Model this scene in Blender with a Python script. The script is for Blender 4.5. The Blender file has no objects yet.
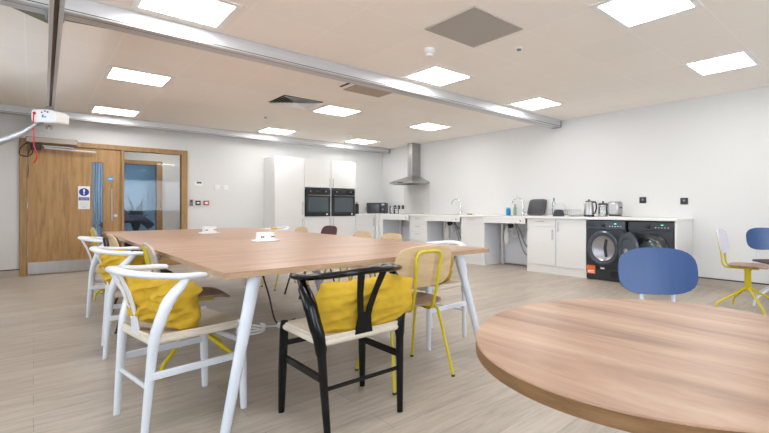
import bpy, bmesh, math, random
from mathutils import Vector, Matrix, noise
random.seed(7)
PI = math.pi
sc = bpy.context.scene
C = sc.collection

# ---------------------------------------------------------------- materials
def new_mat(name):
    m = bpy.data.materials.new(name); m.use_nodes = True
    return m, m.node_tree, m.node_tree.nodes['Principled BSDF']

def mat(name, col, rough=.5, metal=0., bump=0., bscale=40., var=.0, vscale=6., emit=None, estr=0., stretch=None, coat=0.):
    m, nt, b = new_mat(name)
    N, L = nt.nodes, nt.links
    b.inputs['Base Color'].default_value = (*col, 1)
    b.inputs['Roughness'].default_value = rough
    b.inputs['Metallic'].default_value = metal
    if coat: b.inputs['Coat Weight'].default_value = coat
    if var or bump:
        tc = N.new('ShaderNodeTexCoord'); mp = N.new('ShaderNodeMapping')
        L.new(tc.outputs['Object'], mp.inputs['Vector'])
        if stretch: mp.inputs['Scale'].default_value = stretch
    if var:
        n = N.new('ShaderNodeTexNoise'); n.inputs['Scale'].default_value = vscale; n.inputs['Detail'].default_value = 6
        L.new(mp.outputs[0], n.inputs['Vector'])
        r = N.new('ShaderNodeValToRGB')
        r.color_ramp.elements[0].position = .3; r.color_ramp.elements[1].position = .7
        r.color_ramp.elements[0].color = (*[c*(1-var) for c in col], 1)
        r.color_ramp.elements[1].color = (*[min(1, c*(1+var)) for c in col], 1)
        L.new(n.outputs['Fac'], r.inputs['Fac']); L.new(r.outputs['Color'], b.inputs['Base Color'])
    if bump:
        n2 = N.new('ShaderNodeTexNoise'); n2.inputs['Scale'].default_value = bscale; n2.inputs['Detail'].default_value = 4
        L.new(mp.outputs[0], n2.inputs['Vector'])
        bp = N.new('ShaderNodeBump'); bp.inputs['Strength'].default_value = bump; bp.inputs['Distance'].default_value = .01
        L.new(n2.outputs['Fac'], bp.inputs['Height']); L.new(bp.outputs['Normal'], b.inputs['Normal'])
    if emit:
        b.inputs['Emission Color'].default_value = (*emit, 1); b.inputs['Emission Strength'].default_value = estr
    return m

def S(r, g, b):           # sRGB 0-255 to linear
    f = lambda c: (c/255/12.92) if c/255 <= .04045 else ((c/255+.055)/1.055)**2.4
    return (f(r), f(g), f(b))

def wood_mat(name, c1, c2, c3, scale=(1, 9, 9), rough=.4, s=3., knots=.0, world=True, spec=.5):
    m, nt, b = new_mat(name); N, L = nt.nodes, nt.links
    tc = N.new('ShaderNodeTexCoord'); mp = N.new('ShaderNodeMapping')
    mp.inputs['Scale'].default_value = scale
    L.new(tc.outputs['Object'], mp.inputs['Vector'])
    n = N.new('ShaderNodeTexNoise'); n.inputs['Scale'].default_value = s; n.inputs['Detail'].default_value = 8; n.inputs['Roughness'].default_value = .6
    n.inputs['Distortion'].default_value = .6
    L.new(mp.outputs[0], n.inputs['Vector'])
    r = N.new('ShaderNodeValToRGB'); e = r.color_ramp.elements
    e[0].position = .3; e[0].color = (*c1, 1); e[1].position = .72; e[1].color = (*c3, 1)
    mid = e.new(.52); mid.color = (*c2, 1)
    L.new(n.outputs['Fac'], r.inputs['Fac'])
    n2 = N.new('ShaderNodeTexNoise'); n2.inputs['Scale'].default_value = s*9; n2.inputs['Detail'].default_value = 3
    L.new(mp.outputs[0], n2.inputs['Vector'])
    mx = N.new('ShaderNodeMixRGB'); mx.blend_type = 'MULTIPLY'; mx.inputs['Fac'].default_value = .22
    L.new(r.outputs['Color'], mx.inputs['Color1']); L.new(n2.outputs['Fac'], mx.inputs['Color2'])
    out = mx.outputs['Color']
    if knots:
        mp2 = N.new('ShaderNodeMapping'); mp2.inputs['Scale'].default_value = (scale[0]*2.2/min(scale), scale[1]*.45, scale[2]*.45) if scale[0] < scale[1] else (scale[0]*.45, scale[1]*2.2, 1)
        L.new(tc.outputs['Object'], mp2.inputs['Vector'])
        n3 = N.new('ShaderNodeTexNoise'); n3.inputs['Scale'].default_value = 2.2; n3.inputs['Detail'].default_value = 3
        L.new(mp2.outputs[0], n3.inputs['Vector'])
        r3 = N.new('ShaderNodeValToRGB'); r3.color_ramp.elements[0].position = .66; r3.color_ramp.elements[1].position = .8
        L.new(n3.outputs['Fac'], r3.inputs['Fac'])
        mx3 = N.new('ShaderNodeMixRGB'); mx3.inputs['Color2'].default_value = (*[c*.55 for c in c1], 1)
        ml = N.new('ShaderNodeMath'); ml.operation = 'MULTIPLY'; ml.inputs[1].default_value = knots
        L.new(r3.outputs['Color'], ml.inputs[0]); L.new(ml.outputs[0], mx3.inputs['Fac'])
        L.new(out, mx3.inputs['Color1']); out = mx3.outputs['Color']
    L.new(out, b.inputs['Base Color'])
    b.inputs['Roughness'].default_value = rough
    b.inputs['Specular IOR Level'].default_value = spec
    return m

def glass_mat(name, tint=(1, 1, 1), refl=.08, rough=0.):
    m = bpy.data.materials.new(name); m.use_nodes = True; nt = m.node_tree; N, L = nt.nodes, nt.links
    N.clear(); o = N.new('ShaderNodeOutputMaterial'); mx = N.new('ShaderNodeMixShader')
    t = N.new('ShaderNodeBsdfTransparent'); g = N.new('ShaderNodeBsdfGlossy'); fr = N.new('ShaderNodeFresnel')
    t.inputs['Color'].default_value = (*tint, 1); g.inputs['Roughness'].default_value = rough; fr.inputs['IOR'].default_value = 1.45
    a = N.new('ShaderNodeMath'); a.operation = 'ADD'; a.inputs[1].default_value = refl - .04; a.use_clamp = True
    L.new(fr.outputs[0], a.inputs[0]); L.new(a.outputs[0], mx.inputs['Fac'])
    L.new(t.outputs[0], mx.inputs[1]); L.new(g.outputs[0], mx.inputs[2]); L.new(mx.outputs[0], o.inputs[0])
    return m

def floor_mat():
    m, nt, b = new_mat('floor_vinyl'); N, L = nt.nodes, nt.links
    tc = N.new('ShaderNodeTexCoord')
    br = N.new('ShaderNodeTexBrick')
    br.inputs['Scale'].default_value = 1; br.inputs['Brick Width'].default_value = 1.2; br.inputs['Row Height'].default_value = .19
    br.inputs['Mortar Size'].default_value = .0015; br.inputs['Mortar Smooth'].default_value = .3; br.offset = .37
    br.inputs['Color1'].default_value = (*S(188, 178, 165), 1); br.inputs['Color2'].default_value = (*S(175, 165, 152), 1)
    br.inputs['Mortar'].default_value = (*S(146, 137, 127), 1)
    L.new(tc.outputs['Object'], br.inputs['Vector'])
    mp = N.new('ShaderNodeMapping'); mp.inputs['Scale'].default_value = (1.2, 9, 1)
    L.new(tc.outputs['Object'], mp.inputs['Vector'])
    n = N.new('ShaderNodeTexNoise'); n.inputs['Scale'].default_value = 2.6; n.inputs['Detail'].default_value = 9; n.inputs['Roughness'].default_value = .65; n.inputs['Distortion'].default_value = .8
    L.new(mp.outputs[0], n.inputs['Vector'])
    r = N.new('ShaderNodeValToRGB'); e = r.color_ramp.elements
    e[0].position = .32; e[0].color = (.70, .68, .66, 1); e[1].position = .68; e[1].color = (1.08, 1.07, 1.06, 1)
    L.new(n.outputs['Fac'], r.inputs['Fac'])
    mx = N.new('ShaderNodeMixRGB'); mx.blend_type = 'MULTIPLY'; mx.inputs['Fac'].default_value = .85
    L.new(br.outputs['Color'], mx.inputs['Color1']); L.new(r.outputs['Color'], mx.inputs['Color2'])
    L.new(mx.outputs['Color'], b.inputs['Base Color'])
    b.inputs['Roughness'].default_value = .38; b.inputs['Specular IOR Level'].default_value = .4
    bp = N.new('ShaderNodeBump'); bp.inputs['Strength'].default_value = .08; bp.inputs['Distance'].default_value = .003
    L.new(n.outputs['Fac'], bp.inputs['Height']); L.new(bp.outputs['Normal'], b.inputs['Normal'])
    return m

def ceiling_mat():
    m, nt, b = new_mat('ceiling_tile'); N, L = nt.nodes, nt.links
    tc = N.new('ShaderNodeTexCoord'); mp = N.new('ShaderNodeMapping')
    mp.inputs['Location'].default_value = (-2.35+.6*10, -1.06+.6*10, 0)
    L.new(tc.outputs['Object'], mp.inputs['Vector'])
    br = N.new('ShaderNodeTexBrick'); br.offset = 0
    br.inputs['Scale'].default_value = 1; br.inputs['Brick Width'].default_value = .6; br.inputs['Row Height'].default_value = .6
    br.inputs['Mortar Size'].default_value = .003; br.inputs['Mortar Smooth'].default_value = .2
    br.inputs['Color1'].default_value = (*S(246, 240, 233), 1); br.inputs['Color2'].default_value = (*S(243, 237, 230), 1)
    br.inputs['Mortar'].default_value = (*S(252, 248, 243), 1)
    L.new(mp.outputs[0], br.inputs['Vector'])
    L.new(br.outputs['Color'], b.inputs['Base Color']); b.inputs['Roughness'].default_value = .9
    return m

M = {}
M['wall'] = mat('wall_paint', S(219, 219, 218), .75, bump=.03, bscale=120)
M['ceiling'] = ceiling_mat(); M['floor'] = floor_mat()
M['skirt'] = mat('coved_vinyl', S(176, 167, 156), .5, var=.05)
M['black_trim'] = mat('dark_trim', S(62, 58, 55), .5)
M['oak'] = wood_mat('oak_veneer', S(160, 120, 72), S(184, 144, 92), S(198, 160, 108), (9, 9, .8), .45, 2.6)
M['oak_frame'] = wood_mat('oak_frame', S(156, 118, 72), S(174, 136, 88), S(188, 151, 102), (9, 9, .9), .45, 3)
M['table'] = wood_mat('beech_laminate', S(160, 122, 94), S(189, 150, 120), S(208, 174, 144), (.9, 8, 8), .34, 1.7, .12)
M['table_edge'] = wood_mat('table_edge', S(170, 138, 106), S(184, 152, 118), S(196, 166, 134), (2, 2, 20), .5, 3)
M['round'] = wood_mat('knotty_oak_laminate', S(142, 106, 84), S(182, 144, 117), S(205, 172, 145), (8, .8, 8), .38, 1.5, .75)
M['round_edge'] = wood_mat('brown_edge', S(118, 84, 50), S(136, 100, 62), S(150, 113, 74), (3, 3, 30), .5, 3)
M['ply'] = wood_mat('birch_ply', S(206, 176, 136), S(222, 192, 152), S(231, 205, 168), (7, 1, 7), .42, 2.2)
M['ply_grey'] = wood_mat('pale_ply', S(176, 160, 146), S(194, 178, 164), S(205, 190, 178), (7, 1, 7), .45, 2.2)
M['seat_brown'] = wood_mat('brown_ply', S(148, 118, 98), S(168, 138, 116), S(182, 152, 130), (7, 1, 7), .45, 2.2)
M['white_lacquer'] = mat('white_lacquer', S(226, 230, 238), .28)
M['black_lacquer'] = mat('black_lacquer', S(7, 7, 8), .22)
M['black_lacquer'].node_tree.nodes['Principled BSDF'].inputs['Specular IOR Level'].default_value = .3
M['white_metal'] = mat('white_metal', S(214, 220, 230), .3)
M['yellow_metal'] = mat('yellow_metal', S(204, 184, 18), .35)
M['brown_metal'] = mat('brown_metal', S(58, 36, 34), .4)
M['foot'] = mat('dark_rubber', S(40, 38, 38), .7)
M['cord'] = mat('paper_cord', S(221, 210, 192), .85, bump=.5, bscale=180, var=.06, vscale=120)
M['cushion'] = mat('mustard_fabric', S(202, 164, 42), .9, bump=.12, bscale=300, var=.06, vscale=30)
M['blue'] = mat('blue_stained_ply', S(46, 78, 130), .35, var=.07, vscale=3, stretch=(1, 9, 1))
M['lavender'] = mat('pale_lilac_laminate', S(216, 214, 226), .45)
M['brown_pad'] = mat('plum_brown_fabric', S(84, 60, 60), .85, var=.06, vscale=80)
M['alu'] = mat('brushed_aluminium', S(206, 207, 210), .5, .6, var=.04, vscale=4, stretch=(.4, 8, 8))
M['alu_dark'] = mat('track_slot', S(112, 96, 84), .45, .5)
M['steel'] = mat('stainless_steel', S(180, 178, 176), .28, .95, var=.05, vscale=3, stretch=(6, 6, .5))
M['chrome'] = mat('chrome', S(205, 205, 206), .12, 1.)
M['gloss_white'] = mat('gloss_white_door', S(227, 227, 226), .2)
M['worktop'] = mat('white_worktop', S(232, 232, 230), .25, var=.02, vscale=40)
M['carcase'] = mat('carcase_panel', S(214, 217, 224), .45)
M['plastic'] = mat('white_plastic', S(236, 236, 236), .35)
M['black_plastic'] = mat('black_plastic', S(24, 24, 26), .35)
M['grey_plastic'] = mat('grey_plastic', S(120, 122, 126), .4)
M['appliance'] = mat('anthracite_enamel', S(42, 46, 54), .3)
M['appliance_mid'] = mat('anthracite_ring', S(78, 84, 94), .25, .3)
M['oven_glass'] = mat('oven_glass', S(14, 18, 22), .06, coat=.6)
M['dark_glass'] = mat('dark_blue_glass', S(84, 96, 102), .06, .25)
M['smoke_glass'] = mat('smoke_glass', S(52, 53, 56), .12)
M['drum'] = mat('drum_steel', S(170, 170, 176), .3, .8)
M['orange'] = mat('orange_label', S(240, 110, 30), .5)
M['paper'] = mat('sign_white', S(238, 238, 240), .5)
M['sign_blue'] = mat('sign_blue', S(28, 60, 160), .45)
M['disc_blue'] = mat('disc_blue', S(60, 150, 215), .45)
M['grey_ink'] = mat('grey_ink', S(150, 150, 160), .6)
M['grille'] = mat('grille_mesh', S(182, 175, 166), .7)
M['vent_dark'] = mat('vent_dark', S(70, 64, 56), .8)
M['vent_tan'] = mat('vent_tan', S(176, 162, 146), .75)
M['green_void'] = mat('green_tint_panel', S(120, 124, 98), .6)
M['red'] = mat('red_cord', S(205, 30, 50), .6)
M['redbox'] = mat('red_box', S(170, 60, 75), .5)
M['lcd'] = mat('lcd', S(70, 110, 130), .2)
M['blue_liquid'] = mat('blue_liquid', S(30, 150, 205), .2)
M['green_liquid'] = mat('green_liquid', S(130, 170, 130), .25)
M['tan'] = mat('tan_sponge', S(176, 152, 112), .9, bump=.4, bscale=200)
M['clear'] = glass_mat('clear_glass', (.93, .96, .97), .12)
M['pane'] = glass_mat('window_pane', (.97, .98, .98), .022)
M['tint'] = glass_mat('blue_tinted_pane', (.42, .56, .68), .022)
M['pipe'] = mat('white_pipe', S(216, 214, 210), .4)
M['curtain'] = mat('pale_blue_curtain', S(168, 188, 208), .8, var=.25, vscale=5, stretch=(6, 6, .3))
M['sofa'] = mat('mauve_fabric', S(126, 98, 118), .85)
M['lit'] = mat('led_diffuser', (1, 1, 1), .5, emit=(1., .98, .965), estr=13)
M['lit_blue'] = mat('added_led_cool', (1, 1, 1), .5, emit=(.85, .93, 1), estr=30)
M['lit_hall'] = mat('added_led_hall', (1, 1, 1), .5, emit=(1, .97, .93), estr=9)
M['green_led'] = mat('green_display', (.02, .3, .1), .4, emit=(.1, .9, .45), estr=1.5)

# ---------------------------------------------------------------- mesh helpers
class MB:
    def __init__(s): s.bm = bmesh.new()
    def quad(s, pts):
        vs = [s.bm.verts.new(p) for p in pts]; s.bm.faces.new(vs); return s
    def box(s, x0, x1, y0, y1, z0, z1, M4=None):
        P = [Vector((x, y, z)) for z in (z0, z1) for x, y in ((x0, y0), (x1, y0), (x1, y1), (x0, y1))]
        if M4: P = [M4 @ p for p in P]
        v = [s.bm.verts.new(p) for p in P]
        for f in ((3, 2, 1, 0), (4, 5, 6, 7), (0, 1, 5, 4), (1, 2, 6, 5), (2, 3, 7, 6), (3, 0, 4, 7)):
            s.bm.faces.new([v[i] for i in f])
        return s
    def tube(s, pts, rad, n=12, rb=None, cap=True, up=None):
        # rad: number or list; rb: second radius (elliptic section) number or list
        pts = [Vector(p) for p in pts]; m = len(pts)
        ra = rad if isinstance(rad, (list, tuple)) else [rad]*m
        rb = ra if rb is None else (rb if isinstance(rb, (list, tuple)) else [rb]*m)
        T = []
        for i in range(m):
            a = pts[max(i-1, 0)]; b = pts[min(i+1, m-1)]; T.append((b-a).normalized())
        u = Vector(up) if up else (Vector((0, 0, 1)) if abs(T[0].z) < .9 else Vector((1, 0, 0)))
        rings = []
        for i in range(m):
            u = (u - T[i]*u.dot(T[i])).normalized(); w = T[i].cross(u)
            rings.append([s.bm.verts.new(pts[i] + u*math.cos(2*PI*k/n)*ra[i] + w*math.sin(2*PI*k/n)*rb[i]) for k in range(n)])
        for i in range(m-1):
            for k in range(n):
                s.bm.faces.new((rings[i][k], rings[i][(k+1) % n], rings[i+1][(k+1) % n], rings[i+1][k]))
        if cap:
            s.bm.faces.new(rings[0][::-1]); s.bm.faces.new(rings[-1])
        return s
    def lathe(s, prof, n=28, cx=0, cy=0, M4=None):
        rings = []
        for r, z in prof:
            ring = []
            for k in range(n):
                p = Vector((cx+max(r, 1e-4)*math.cos(2*PI*k/n), cy+max(r, 1e-4)*math.sin(2*PI*k/n), z))
                ring.append(s.bm.verts.new(M4 @ p if M4 else p))
            rings.append(ring)
        for i in range(len(rings)-1):
            for k in range(n):
                s.bm.faces.new((rings[i][k], rings[i][(k+1) % n], rings[i+1][(k+1) % n], rings[i+1][k]))
        s.bm.faces.new(rings[0][::-1]); s.bm.faces.new(rings[-1])
        return s
    def prism(s, poly, z0, z1, M4=None):
        a = [Vector((x, y, z0)) for x, y in poly]; b = [Vector((x, y, z1)) for x, y in poly]
        if M4: a = [M4 @ p for p in a]; b = [M4 @ p for p in b]
        a = [s.bm.verts.new(p) for p in a]; b = [s.bm.verts.new(p) for p in b]
        s.bm.faces.new(a[::-1]); s.bm.faces.new(b)
        k = len(a)
        for i in range(k): s.bm.faces.new((a[i], a[(i+1) % k], b[(i+1) % k], b[i]))
        return s
    def shell(s, hw, hh, th, fn, e=3.6, nr=6, na=40):
        # superellipse plate (u,v) mapped by fn(u,v)->(point, normal), thickness th
        top = []; bot = []
        def pt(u, v):
            p, nn = fn(u, v); return s.bm.verts.new(p + nn*th/2), s.bm.verts.new(p - nn*th/2)
        c = pt(0, 0)
        for i in range(1, nr+1):
            t = i/nr; A = []; B = []
            for k in range(na):
                a = 2*PI*k/na; ca, sa = math.cos(a), math.sin(a)
                q = (abs(ca)**e + abs(sa)**e)**(-1/e)
                x, y = pt(hw*t*ca*q, hh*t*sa*q); A.append(x); B.append(y)
            top.append(A); bot.append(B)
        for R, cc, fl in ((top, c[0], 0), (bot, c[1], 1)):
            for k in range(na):
                f = (cc, R[0][k], R[0][(k+1) % na]); s.bm.faces.new(f[::-1] if fl else f)
                for i in range(nr-1):
                    f = (R[i][k], R[i+1][k], R[i+1][(k+1) % na], R[i][(k+1) % na]); s.bm.faces.new(f[::-1] if fl else f)
        for k in range(na):
            s.bm.faces.new((top[-1][k], bot[-1][k], bot[-1][(k+1) % na], top[-1][(k+1) % na]))
        return s
    def build(s, name, m, parent=None, bevel=0., smooth=True, ang=35):
        bmesh.ops.recalc_face_normals(s.bm, faces=s.bm.faces)
        me = bpy.data.meshes.new(name); s.bm.to_mesh(me); s.bm.free()
        me.materials.append(m if not isinstance(m, str) else M[m])
        if smooth:
            for p in me.polygons: p.use_smooth = True
            me.set_sharp_from_angle(angle=math.radians(ang))
        o = bpy.data.objects.new(name, me); C.objects.link(o)
        if parent: o.parent = parent
        if bevel:
            b = o.modifiers.new('bevel', 'BEVEL'); b.width = bevel; b.segments = 2; b.limit_method = 'ANGLE'; b.angle_limit = math.radians(40)
        return o

def tag(o, label=None, cat=None, group=None, kind=None):
    if label: o['label'] = label
    if cat: o['category'] = cat
    if group: o['group'] = group
    if kind: o['kind'] = kind
    return o
def thing(name, label, cat, loc=(0, 0, 0), rz=0, group=None):
    o = bpy.data.objects.new(name, None); C.objects.link(o); o.empty_display_size = .1
    o.location = loc; o.rotation_euler = (0, 0, rz)
    return tag(o, label, cat, group)
def struct(name, mb, m, parent=None, **k):
    o = mb.build(name, m, parent, smooth=k.pop('smooth', False), **k)
    if not parent: o['kind'] = 'structure'
    return o
def copy_tree(o, loc, rz, label, group=None):
    r = o.copy(); C.objects.link(r); r.location = loc; r.rotation_euler = (0, 0, rz); r['label'] = label
    if group: r['group'] = group
    for ch in list(o.children):
        c = ch.copy(); C.objects.link(c); c.parent = r
        for g in list(ch.children):
            d = g.copy(); C.objects.link(d); d.parent = c
    return r
def crom(pts, k=6):
    P = [Vector(p) for p in pts]; P = [P[0]*2-P[1]] + P + [P[-1]*2-P[-2]]; out = []
    for i in range(1, len(P)-2):
        for j in range(k):
            t = j/k
            out.append(.5*((2*P[i]) + (P[i+1]-P[i-1])*t + (2*P[i-1]-5*P[i]+4*P[i+1]-P[i+2])*t*t + (3*P[i]-P[i-1]-3*P[i+1]+P[i+2])*t**3))
    out.append(P[-2]); return out
def fillet(pts, r, k=5):
    P = [Vector(p) for p in pts]; out = [P[0]]
    for i in range(1, len(P)-1):
        a = (P[i-1]-P[i]); b = (P[i+1]-P[i]); ra = min(r, a.length*.49, b.length*.49)
        a = P[i]+a.normalized()*ra; b = P[i]+b.normalized()*ra
        for j in range(k+1):
            t = j/k; out.append(a*(1-t)**2 + P[i]*2*t*(1-t) + b*t*t)
    out.append(P[-1]); return out
def frame_of(p, d, up=(0, 0, 1)):   # matrix: local z along d at p
    z = Vector(d).normalized(); x = Vector(up).cross(z)
    if x.length < 1e-3: x = Vector((1, 0, 0))
    x.normalize(); y = z.cross(x)
    m = Matrix((x, y, z)).transposed().to_4x4(); m.translation = Vector(p); return m

# ---------------------------------------------------------------- room
CH = 2.52; XR = 6.32; YB = 9.5; XL = -2.2; YF = -2.4; T = .12
struct('floor', MB().box(XL-T, XR+T, YF-T, 14.2, -.1, 0), 'floor')
struct('ceiling', MB().box(XL-T, XR+T, YF-T, 14.2, CH, CH+.1), 'ceiling')
struct('wall_right', MB().box(XR, XR+T, YF, YB+T, 0, CH), 'wall')
# back wall with the opening of the door set
DX0, DX1, DZ = -.15, 2.03, 2.1
struct('wall_back', MB().box(XL, DX0, YB, YB+T, 0, CH).box(DX1, XR, YB, YB+T, 0, CH).box(DX0, DX1, YB, YB+T, DZ, CH), 'wall')
# left wall and front wall with windows (behind the camera)
def wall_with_windows(name, axis, pos, lo, hi, wins, z0, z1):
    mb = MB()
    def b(a0, a1, za, zb):
        if axis == 'x': mb.box(pos-T, pos, a0, a1, za, zb)
        else: mb.box(a0, a1, pos-T, pos, za, zb)
    c = lo
    for (w0, w1) in wins:
        b(c, w0, 0, CH); b(w0, w1, 0, z0); b(w0, w1, z1, CH); c = w1
    b(c, hi, 0, CH)
    return struct(name, mb, 'wall')
LW = [(-1.2, .8), (1.8, 3.8), (5.0, 7.0)]; FW = [(-1.2, 1.2), (2.4, 5.2)]
wall_with_windows('wall_left', 'x', XL, YF, YB+T, LW, .9, 2.2)
wall_with_windows('wall_front', 'y', YF, XL, XR, FW, .9, 2.2)
wi = 0
for axis, pos, wins in (('x', XL, LW), ('y', YF, FW)):
    for w0, w1 in wins:
        wi += 1
        w = bpy.data.objects.new('window_%d' % wi, None); C.objects.link(w); w['kind'] = 'structure'
        fm, gm = MB(), MB()
        def b(mb, a0, a1, za, zb, d0, d1):
            if axis == 'x': mb.box(pos-d1, pos-d0, a0, a1, za, zb)
            else: mb.box(a0, a1, pos-d1, pos-d0, za, zb)
        for a0, a1, za, zb in ((w0, w0+.05, .9, 2.2), (w1-.05, w1, .9, 2.2), (w0+.05, w1-.05, .9, .95), (w0+.05, w1-.05, 2.15, 2.2), ((w0+w1)/2-.03, (w0+w1)/2+.03, .95, 2.15)):
            b(fm, a0, a1, za, zb, .03, .09)
        b(gm, w0+.05, w1-.05, .95, 2.15, .057, .063)
        fm.build('window_frame', 'plastic', w, smooth=False); gm.build('window_glass', 'pane', w, smooth=False)
# coved skirting
sk = MB(); blk = MB()
for a in ((XL, DX0), (DX1+.0, 3.39)):
    sk.box(a[0], a[1], YB-.012, YB, 0, .1); blk.box(a[0], a[1], YB-.018, YB, .1, .114)
struct('baseboard_back', sk, 'skirt'); struct('trim_1', blk, 'black_trim')
struct('baseboard_right', MB().box(XR-.012, XR, YF, 2.05, 0, .1), 'skirt'); struct('trim_2', MB().box(XR-.018, XR, YF, 2.05, .1, .114), 'black_trim')
struct('baseboard_left', MB().box(XL, XL+.012, YF, YB-.02, 0, .1), 'skirt')
struct('baseboard_front', MB().box(XL+.02, XR-.02, YF, YF+.012, 0, .1), 'skirt')
# corridor and room beyond the door
HY = 11.2
struct('wall_corridor', MB().box(-1.2, .25, HY, HY+.1, 0, CH).box(1.94, 5, HY, HY+.1, 0, CH).box(.25, 1.94, HY, HY+.1, 2.02, CH), 'wall')
struct('wall_corridor_left', MB().box(-1.3, -1.2, YB+T, 14.1, 0, CH), 'wall')
struct('wall_corridor_right', MB().box(5, 5.1, YB+T, 14.1, 0, CH), 'wall')
struct('wall_beyond', MB().box(-1.2, 5, 14, 14.1, 0, CH), 'wall')
d2 = bpy.data.objects.new('door_2', None); C.objects.link(d2); d2['kind'] = 'structure'
MB().box(.25, .33, HY-.02, HY+.12, 0, 2.02).box(1.84, 1.94, HY-.02, HY+.12, 0, 2.02).box(.33, 1.84, HY-.02, HY+.12, 1.94, 2.02).box(.98, 1.06, HY-.02, HY+.12, 0, 1.94).build('frame', 'oak_frame', d2, smooth=False)
MB().box(1.06, 1.84, HY+.04, HY+.05, 0, 1.94).build('pane', 'tint', d2, smooth=False)
MB().box(.33, .98, HY+.04, HY+.05, 0, 1.94).build('pane', 'pane', d2, smooth=False)
for nm, loc, mm, lb in (('ceiling_light', (1.9, 10.3), 'lit_hall', 'unseen square panel added to light the corridor behind the oak door'), ('ceiling_light', (1.3, 12.6), 'lit_blue', 'unseen square panel added to brighten the room beyond the corridor')):  # unseen panels, added to light the corridor and brighten the curtain room
    t = thing(nm, lb, 'ceiling light', (loc[0], loc[1], CH-.012))
    MB().box(-.27, .27, -.27, .27, -.004, .010).build('diffuser', mm, t, smooth=False)
t = thing('lounge_chair', 'mauve lounge chair back seen low through the glazed side panel', 'chair', (1.45, 12.0, 0))
mb = MB(); mb.tube([(-.42, 0, .62), (-.25, 0, .80), (.25, 0, .80), (.42, 0, .62)], .09, 12); mb.build('backrest', 'sofa', t)
MB().box(-.4, .4, -.1, .6, .2, .5).build('seat', 'sofa', t, bevel=.05)
MB().box(-.36, .36, -.06, .56, 0, .2).build('base', 'black_plastic', t)
t = thing('potted_plant', 'dark leafy plant in the dim room behind the tinted glass', 'plant', (1.72, 12.9, 0))
MB().lathe([(.12, 0), (.17, .35), (.15, .36)], 16).build('pot', 'black_plastic', t)
mb = MB()
for i in range(26):
    a = random.uniform(0, 2*PI); h = random.uniform(.7, 1.35); r = random.uniform(.1, .35)
    mb.tube([(0, 0, .34), (r*.4*math.cos(a), r*.4*math.sin(a), .34+h*.5), (r*math.cos(a), r*math.sin(a), h)], [.006, .03, .002], 6, rb=[.004, .006, .002])
mb.build('leaves', mat('dark_leaf', S(40, 58, 44), .6), t)
mb = MB()
P = []
for i in range(61):
    x = .80 + .5*i/60; P.append((x, 13.9+.03*math.sin(i*1.1)))
poly = P + [(x, y+.012) for x, y in P[::-1]]
mb.prism(poly, .1, 2.2)
tag(mb.build('curtain', 'curtain', smooth=True), 'pale blue pleated curtain seen through the door vision panel', 'curtain')

# door set
d = bpy.data.objects.new('door_1', None); C.objects.link(d); d['kind'] = 'structure'
FY0, FY1 = YB-.03, YB+T+.01
MB().box(DX0, DX0+.075, FY0, FY1, 0, DZ).build('jamb', 'oak_frame', d, bevel=.004)
MB().box(DX1-.09, DX1, FY0, FY1, 0, DZ).build('jamb', 'oak_frame', d, bevel=.004)
MB().box(1.06, 1.10, FY0, FY1, 0, 2.02).build('mullion', 'oak_frame', d, bevel=.004)
MB().box(DX0+.075, DX1-.09, FY0, FY1, 2.02, DZ).build('head', 'oak_frame', d, bevel=.004)
MB().box(1.10, DX1-.09, FY0+.01, FY1, 0, .12).build('sill', 'oak_frame', d, bevel=.004)
MB().box(1.10, DX1-.09, YB+.05, YB+.058, .12, 2.02).build('side_pane', 'pane', d, smooth=False)
LY0, LY1 = YB, YB+.045
vx0, vx1, vz0, vz1 = .69, .825, .5, 1.79
leaf = MB().box(-.07, vx0, LY0, LY1, .01, 2.015).box(vx1, 1.055, LY0, LY1, .01, 2.015).box(vx0, vx1, LY0, LY1, .01, vz0).box(vx0, vx1, LY0, LY1, vz1, 2.015).build('door_leaf', 'oak', d, smooth=False)
MB().box(vx0-.012, vx0, LY0-.008, LY1+.008, vz0-.012, vz1+.012).box(vx1, vx1+.012, LY0-.008, LY1+.008, vz0-.012, vz1+.012).box(vx0, vx1, LY0-.008, LY1+.008, vz0-.012, vz0).box(vx0, vx1, LY0-.008, LY1+.008, vz1, vz1+.012).build('vision_frame', 'oak_frame', leaf, smooth=False)
MB().box(vx0, vx1, LY0+.02, LY0+.026, vz0, vz1).build('vision_pane', 'pane', leaf, smooth=False)
MB().box(-.06, 1.045, LY0-.003, LY0, .02, .20).build('kick_plate', 'steel', leaf, smooth=False)
mb = MB().tube([(.93, LY0-.05, .82), (.93, LY0-.05, 1.36)], .011, 12)
mb.tube([(.93, LY0, .88), (.93, LY0-.05, .88)], .008, 8).tube([(.93, LY0, 1.30), (.93, LY0-.05, 1.30)], .008, 8)
mb.build('pull_handle', 'steel', leaf)
MB().lathe([(.026, 0), (.026, .008), (.012, .009), (.012, .016)], 20, M4=frame_of((.985, LY0, .906), (0, -1, 0))).build('lock_cylinder', 'steel', leaf)
for z in (.35, 1.08, 1.75):
    MB().tube([(-.068, LY0-.008, z-.05), (-.068, LY0-.008, z+.05)], .009, 10).build('hinge', 'steel', leaf)
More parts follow.
